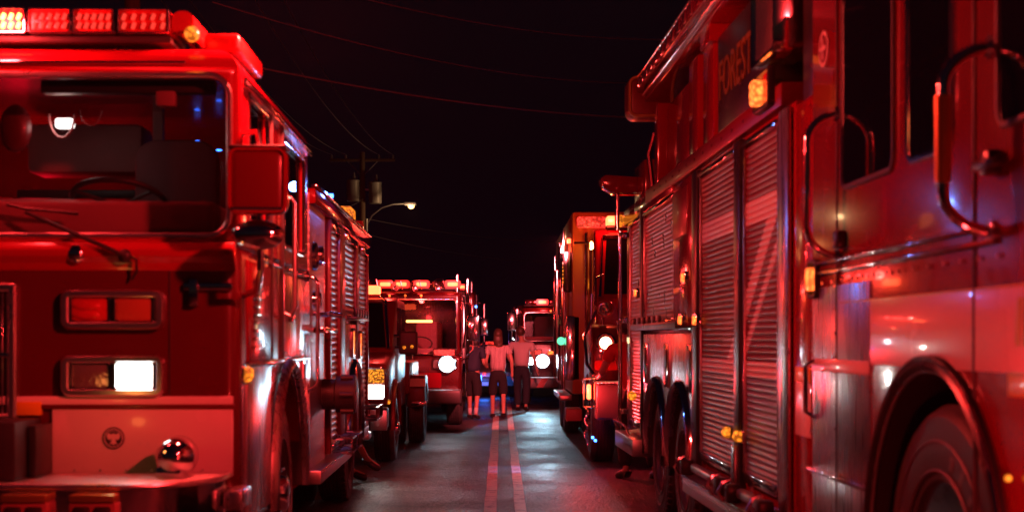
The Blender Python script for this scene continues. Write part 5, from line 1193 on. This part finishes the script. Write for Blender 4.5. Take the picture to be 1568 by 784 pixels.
def person(label, loc, rz, J, shirt, legs, hair, shorts=False, longhair=False, skirt=False, sleeve=0.6, scale=1.0, shoe='shoe_leather', sock=None, wide=1.0):
    """J: joints in metres, figure faces local +Y"""
    names = ['pelvis', 'waist', 'chest', 'neck', 'head', 'ls', 'le', 'lw', 'lh', 'rs', 're', 'rw', 'rh', 'lhip', 'lk', 'la', 'lt', 'rhip', 'rk', 'ra', 'rt']
    E_ = [('pelvis', 'waist'), ('waist', 'chest'), ('chest', 'neck'), ('neck', 'head'), ('chest', 'ls'), ('ls', 'le'), ('le', 'lw'), ('lw', 'lh'), ('chest', 'rs'), ('rs', 're'), ('re', 'rw'), ('rw', 'rh'),
          ('pelvis', 'lhip'), ('lhip', 'lk'), ('lk', 'la'), ('la', 'lt'), ('pelvis', 'rhip'), ('rhip', 'rk'), ('rk', 'ra'), ('ra', 'rt')]
    R_ = dict(pelvis=0.125, waist=0.115, chest=0.13, neck=0.052, head=0.06, ls=0.055, le=0.04, lw=0.027, lh=0.034, rs=0.055, re=0.04, rw=0.027, rh=0.034, lhip=0.09, lk=0.055, la=0.036, lt=0.036, rhip=0.09, rk=0.055, ra=0.036, rt=0.036)
    V = {k: Vector(J[k]) for k in names}
    vs = [V[n] for n in names]; es = [(names.index(a), names.index(b2)) for a, b2 in E_]; rd = [R_[n] for n in names]
    roots = [0]
    for s_ in ('l', 'r'):   # five fingers on each hand, rooted in the palm
        d = (V[s_+'h']-V[s_+'w']).normalized(); side = Vector((0, 1, 0)); side = (side-d*side.dot(d)).normalized(); nn = d.cross(side)
        inw = nn if (nn.x > 0) == (s_ == 'r') else -nn
        for k, (off, ln) in enumerate(((-0.028, 0.055), (-0.010, 0.072), (0.009, 0.078), (0.027, 0.070), (0.040, 0.05))):
            b0 = V[s_+'h']+side*off*0.8-d*0.01
            if k == 4: b0 = V[s_+'h']-d*0.03+side*0.02; p1 = b0+side*0.04+d*0.02; p2 = p1+d*0.03+inw*0.012
            else: p1 = b0+d*ln*0.65; p2 = p1+d*ln*0.42+inw*0.022
            i = len(vs); roots.append(i); vs += [b0, p1, p2]; es += [(i, i+1), (i+1, i+2)]; rd += [0.010, 0.009, 0.007]
    hv = V['head']; fd = (V['head']-V['neck']).normalized()
    def ex(mb):
        mb.ball(hv+Vector((0, 0.012, 0.035)), 0.098, (0.80, 1.0, 1.22), 18)
        mb.ball(hv+Vector((0, 0.105, 0.015)), 0.020, (0.7, 1, 1.3), 8)
        for s_ in (-1, 1):
            mb.ball(hv+Vector((s_*0.078, 0.0, 0.02)), 0.026, (0.35, 0.7, 1.1), 8); mb.ball(hv+Vector((s_*0.032, 0.093, 0.042)), 0.012, (1, 0.6, 0.7), 8)
        mb.ball(hv+Vector((0, 0.093, -0.03)), 0.022, (1, 0.4, 0.3), 8)
    po = skin_obj('person', vs, es, rd, 'skin', None, ex, 2, roots)
    po.location = loc; po.rotation_euler = (0, 0, rz); po.scale = (scale,)*3
    tag(po, label, 'person')
    def sub(name, ns, ed, rr, mat, root):
        return skin_obj(name, [V[n] if isinstance(n, str) else n for n in ns], [(a, b2) for a, b2 in ed], rr, mat, po, None, 2, (root,))
    mid = lambda a, b2, t: V[a].lerp(V[b2], t)
    # shirt with sleeves
    hem = V['pelvis']+Vector((0, 0, -0.03))
    sub('shirt', [hem, 'waist', 'chest', mid('chest', 'neck', 0.62), 'ls', mid('ls', 'le', sleeve), 'rs', mid('rs', 're', sleeve)] + ([] if sleeve < 1 else []),
        [(0, 1), (1, 2), (2, 3), (2, 4), (4, 5), (2, 6), (6, 7)], [0.19*wide, 0.165*wide, 0.175*wide, 0.09, 0.085, 0.072, 0.085, 0.072], shirt, 0)
    if skirt:
        c = MB(); p = V['pelvis']
        c.lathe([(0.08, 0.15), (-0.12, 0.20), (-0.42, 0.22), (-0.44, 0.20), (-0.1, 0.17), (0.07, 0.12)], p, 'Z', 28).build('skirt', legs, po, 60)
    else:
        t = 0.95 if shorts else 0.93
        kl = [mid('lhip', 'lk', 1.0), mid('lk', 'la', 0.12)] if shorts else [V['lk'], mid('lk', 'la', t)]
        kr = [mid('rhip', 'rk', 1.0), mid('rk', 'ra', 0.12)] if shorts else [V['rk'], mid('rk', 'ra', t)]
        cr = V['pelvis']+Vector((0, 0, -0.05))
        sub('trousers', [cr, mid('lhip', 'lk', 0.25), kl[0], kl[1], mid('rhip', 'rk', 0.25), kr[0], kr[1], V['pelvis']+Vector((0, 0, 0.10))], [(0, 1), (1, 2), (2, 3), (0, 4), (4, 5), (5, 6), (0, 7)],
            [0.19*wide, 0.125, 0.088, 0.085 if shorts else 0.075, 0.125, 0.088, 0.085 if shorts else 0.075, 0.155], legs, 0)
    for s_ in ('l', 'r'):
        a, t_ = V[s_+'a'], V[s_+'t']
        dd = (t_-a); 
        skin_obj('shoe', [a+Vector((0, 0, -0.01)), a-dd*0.18+Vector((0, 0, -0.045)), a+dd*0.55+Vector((0, 0, -0.02)), t_+dd*0.12], [(1, 0), (0, 2), (2, 3)], [0.044, 0.042, 0.048, 0.042], shoe, po, None, 1, (0,))
        if sock: skin_obj('sock', [a, mid(s_+'a', s_+'k', 0.42)], [(0, 1)], [0.043, 0.054], sock, po, None, 1, (0,))
    h = MB()
    h.ball(hv+Vector((0, -0.016, 0.062)), 0.104, (0.86, 1.0, 1.08), 18)
    if longhair:
        h.ball(hv+Vector((0, -0.05, -0.05)), 0.10, (0.98, 0.62, 1.5), 16); h.ball(hv+Vector((0.01, -0.055, -0.15)), 0.085, (1.05, 0.5, 1.2), 14)
    for v in h.bm.verts: v.co += Vector((random.uniform(-1, 1), random.uniform(-1, 1), random.uniform(-1, 1)))*0.006
    h.build('hair', hair, po, 80)
    return po
def stand(a=0.0, step=0.0, arm='down', w=0.19):
    J = dict(pelvis=(0, 0, 0.93), waist=(0, 0.01, 1.10), chest=(0, 0, 1.34), neck=(0, 0.0, 1.50), head=(0, 0.02, 1.60),
             ls=(-w, 0, 1.41), le=(-w-0.05, -0.02, 1.12), lw=(-w-0.05, 0.06, 0.88), lh=(-w-0.04, 0.09, 0.79),
             rs=(w, 0, 1.41), re=(w+0.05, -0.02, 1.12), rw=(w+0.05, 0.06, 0.88), rh=(w+0.04, 0.09, 0.79),
             lhip=(-0.09, 0, 0.88), lk=(-0.10, 0.03+step*0.5, 0.50), la=(-0.10, step, 0.09), lt=(-0.11, step+0.16, 0.035),
             rhip=(0.09, 0, 0.88), rk=(0.10, 0.03-step*0.3, 0.50), ra=(0.10, -step, 0.09+abs(step)*0.12), rt=(0.11, -step+0.15, 0.035))
    return J
J = stand(step=0.10); J['head'] = (0.03, 0.04, 1.585); J['lw'] = (-0.20, 0.22, 1.02); J['lh'] = (-0.14, 0.30, 1.04); J['rw'] = (0.20, 0.22, 1.02); J['rh'] = (0.14, 0.30, 1.05)
person('dark haired woman in dark top and shorts, leftmost of the three walkers', (-0.56, 27.7, 0), -0.35, J, 'navy_cloth', 'black_cloth', 'hair_dark', shorts=True, longhair=True, sock='white_sock', scale=0.985, wide=1.08, sleeve=0.8)
J = stand(step=0.16); J['lw'] = (-0.20, 0.2, 1.0); J['lh'] = (-0.16, 0.27, 1.0); J['re'] = (0.27, -0.06, 1.13); J['rw'] = (0.28, 0.02, 0.90); J['rh'] = (0.28, 0.04, 0.81); J['rk'] = (0.11, 0.06, 0.50)
person('long haired woman in patterned pale blouse and black cropped trousers walking away', (-0.07, 28.1, 0), 0.05, J, 'patterned_cloth', 'black_cloth', 'hair_brown', shorts=True, longhair=True, scale=1.0, wide=1.12)
J = stand(step=0.13, w=0.205); J['head'] = (-0.03, 0.03, 1.60); J['le'] = (-0.30, -0.03, 1.15); J['lw'] = (-0.22, 0.14, 0.98); J['lh'] = (-0.17, 0.20, 0.96); J['rw'] = (0.30, 0.10, 0.90); J['rh'] = (0.31, 0.14, 0.81); J['chest'] = (0.01, 0.02, 1.34)
person('short haired man in white shirt and dark trousers, rightmost of the three walkers', (0.44, 30.8, 0), -0.15, J, 'white_shirt', 'denim_dark', 'hair_brown', scale=1.04, wide=1.12)
# man in red shirt leaning over the tanker's bumper (faces local +Y, turned)
J = dict(pelvis=(0, -0.12, 0.95), waist=(0, -0.02, 1.12), chest=(0, 0.14, 1.36), neck=(0, 0.24, 1.50), head=(0, 0.32, 1.58),
         ls=(-0.20, 0.16, 1.42), le=(-0.30, 0.22, 1.14), lw=(-0.27, 0.42, 1.10), lh=(-0.25, 0.50, 1.09),
         rs=(0.20, 0.16, 1.42), re=(0.30, 0.22, 1.14), rw=(0.27, 0.42, 1.10), rh=(0.25, 0.50, 1.09),
         lhip=(-0.10, -0.12, 0.90), lk=(-0.13, 0.0, 0.50), la=(-0.16, -0.18, 0.09), lt=(-0.20, -0.02, 0.035),
         rhip=(0.10, -0.12, 0.90), rk=(0.12, -0.06, 0.50), ra=(0.14, -0.28, 0.09), rt=(0.16, -0.12, 0.035))
person('man in red shirt leaning on the bumper of the truck with the round yellow headlight', (1.50, 16.05, 0), 0.25, J, 'red_shirt', 'black_cloth', 'hair_dark', scale=1.03, wide=1.15)
# seated person behind the left engine, one bare leg stretched into view
J = dict(pelvis=(0, 0, 0.66), waist=(0, -0.03, 0.84), chest=(0, -0.04, 1.08), neck=(0, -0.02, 1.24), head=(0, 0.0, 1.34),
         ls=(-0.19, -0.04, 1.15), le=(-0.24, 0.02, 0.88), lw=(-0.18, 0.22, 0.78), lh=(-0.15, 0.30, 0.76),
         rs=(0.19, -0.04, 1.15), re=(0.24, 0.02, 0.88), rw=(0.18, 0.22, 0.78), rh=(0.15, 0.30, 0.76),
         lhip=(-0.09, 0.04, 0.64), lk=(-0.14, 0.46, 0.60), la=(-0.15, 0.66, 0.22), lt=(-0.15, 0.80, 0.12),
         rhip=(0.09, 0.04, 0.64), rk=(0.14, 0.44, 0.55), ra=(0.14, 0.52, 0.12), rt=(0.14, 0.68, 0.05))
person('person seated behind the left engine with one bare leg stretched out', (-2.16, 15.68, 0), -PI/2, J, 'black_cloth', 'denim_dark', 'hair_dark', shorts=True)

#HAZE
hz = MB().box(-70, 70, -14, 170, -1.2, 15.0).build('haze', 'black_paint', None, 0)
hz['kind'] = 'stuff'
m = bpy.data.materials.new('haze_air'); m.use_nodes = True; nt = m.node_tree; nt.nodes.clear()
o_ = nt.nodes.new("ShaderNodeOutputMaterial"); pv = nt.nodes.new("ShaderNodeVolumePrincipled")
pv.inputs['Color'].default_value = (0.9, 0.9, 0.92, 1); pv.inputs['Density'].default_value = 0.0002; pv.inputs['Anisotropy'].default_value = 0.3
nt.links.new(pv.outputs[0], o_.inputs[1]); hz.data.materials.clear(); hz.data.materials.append(m)
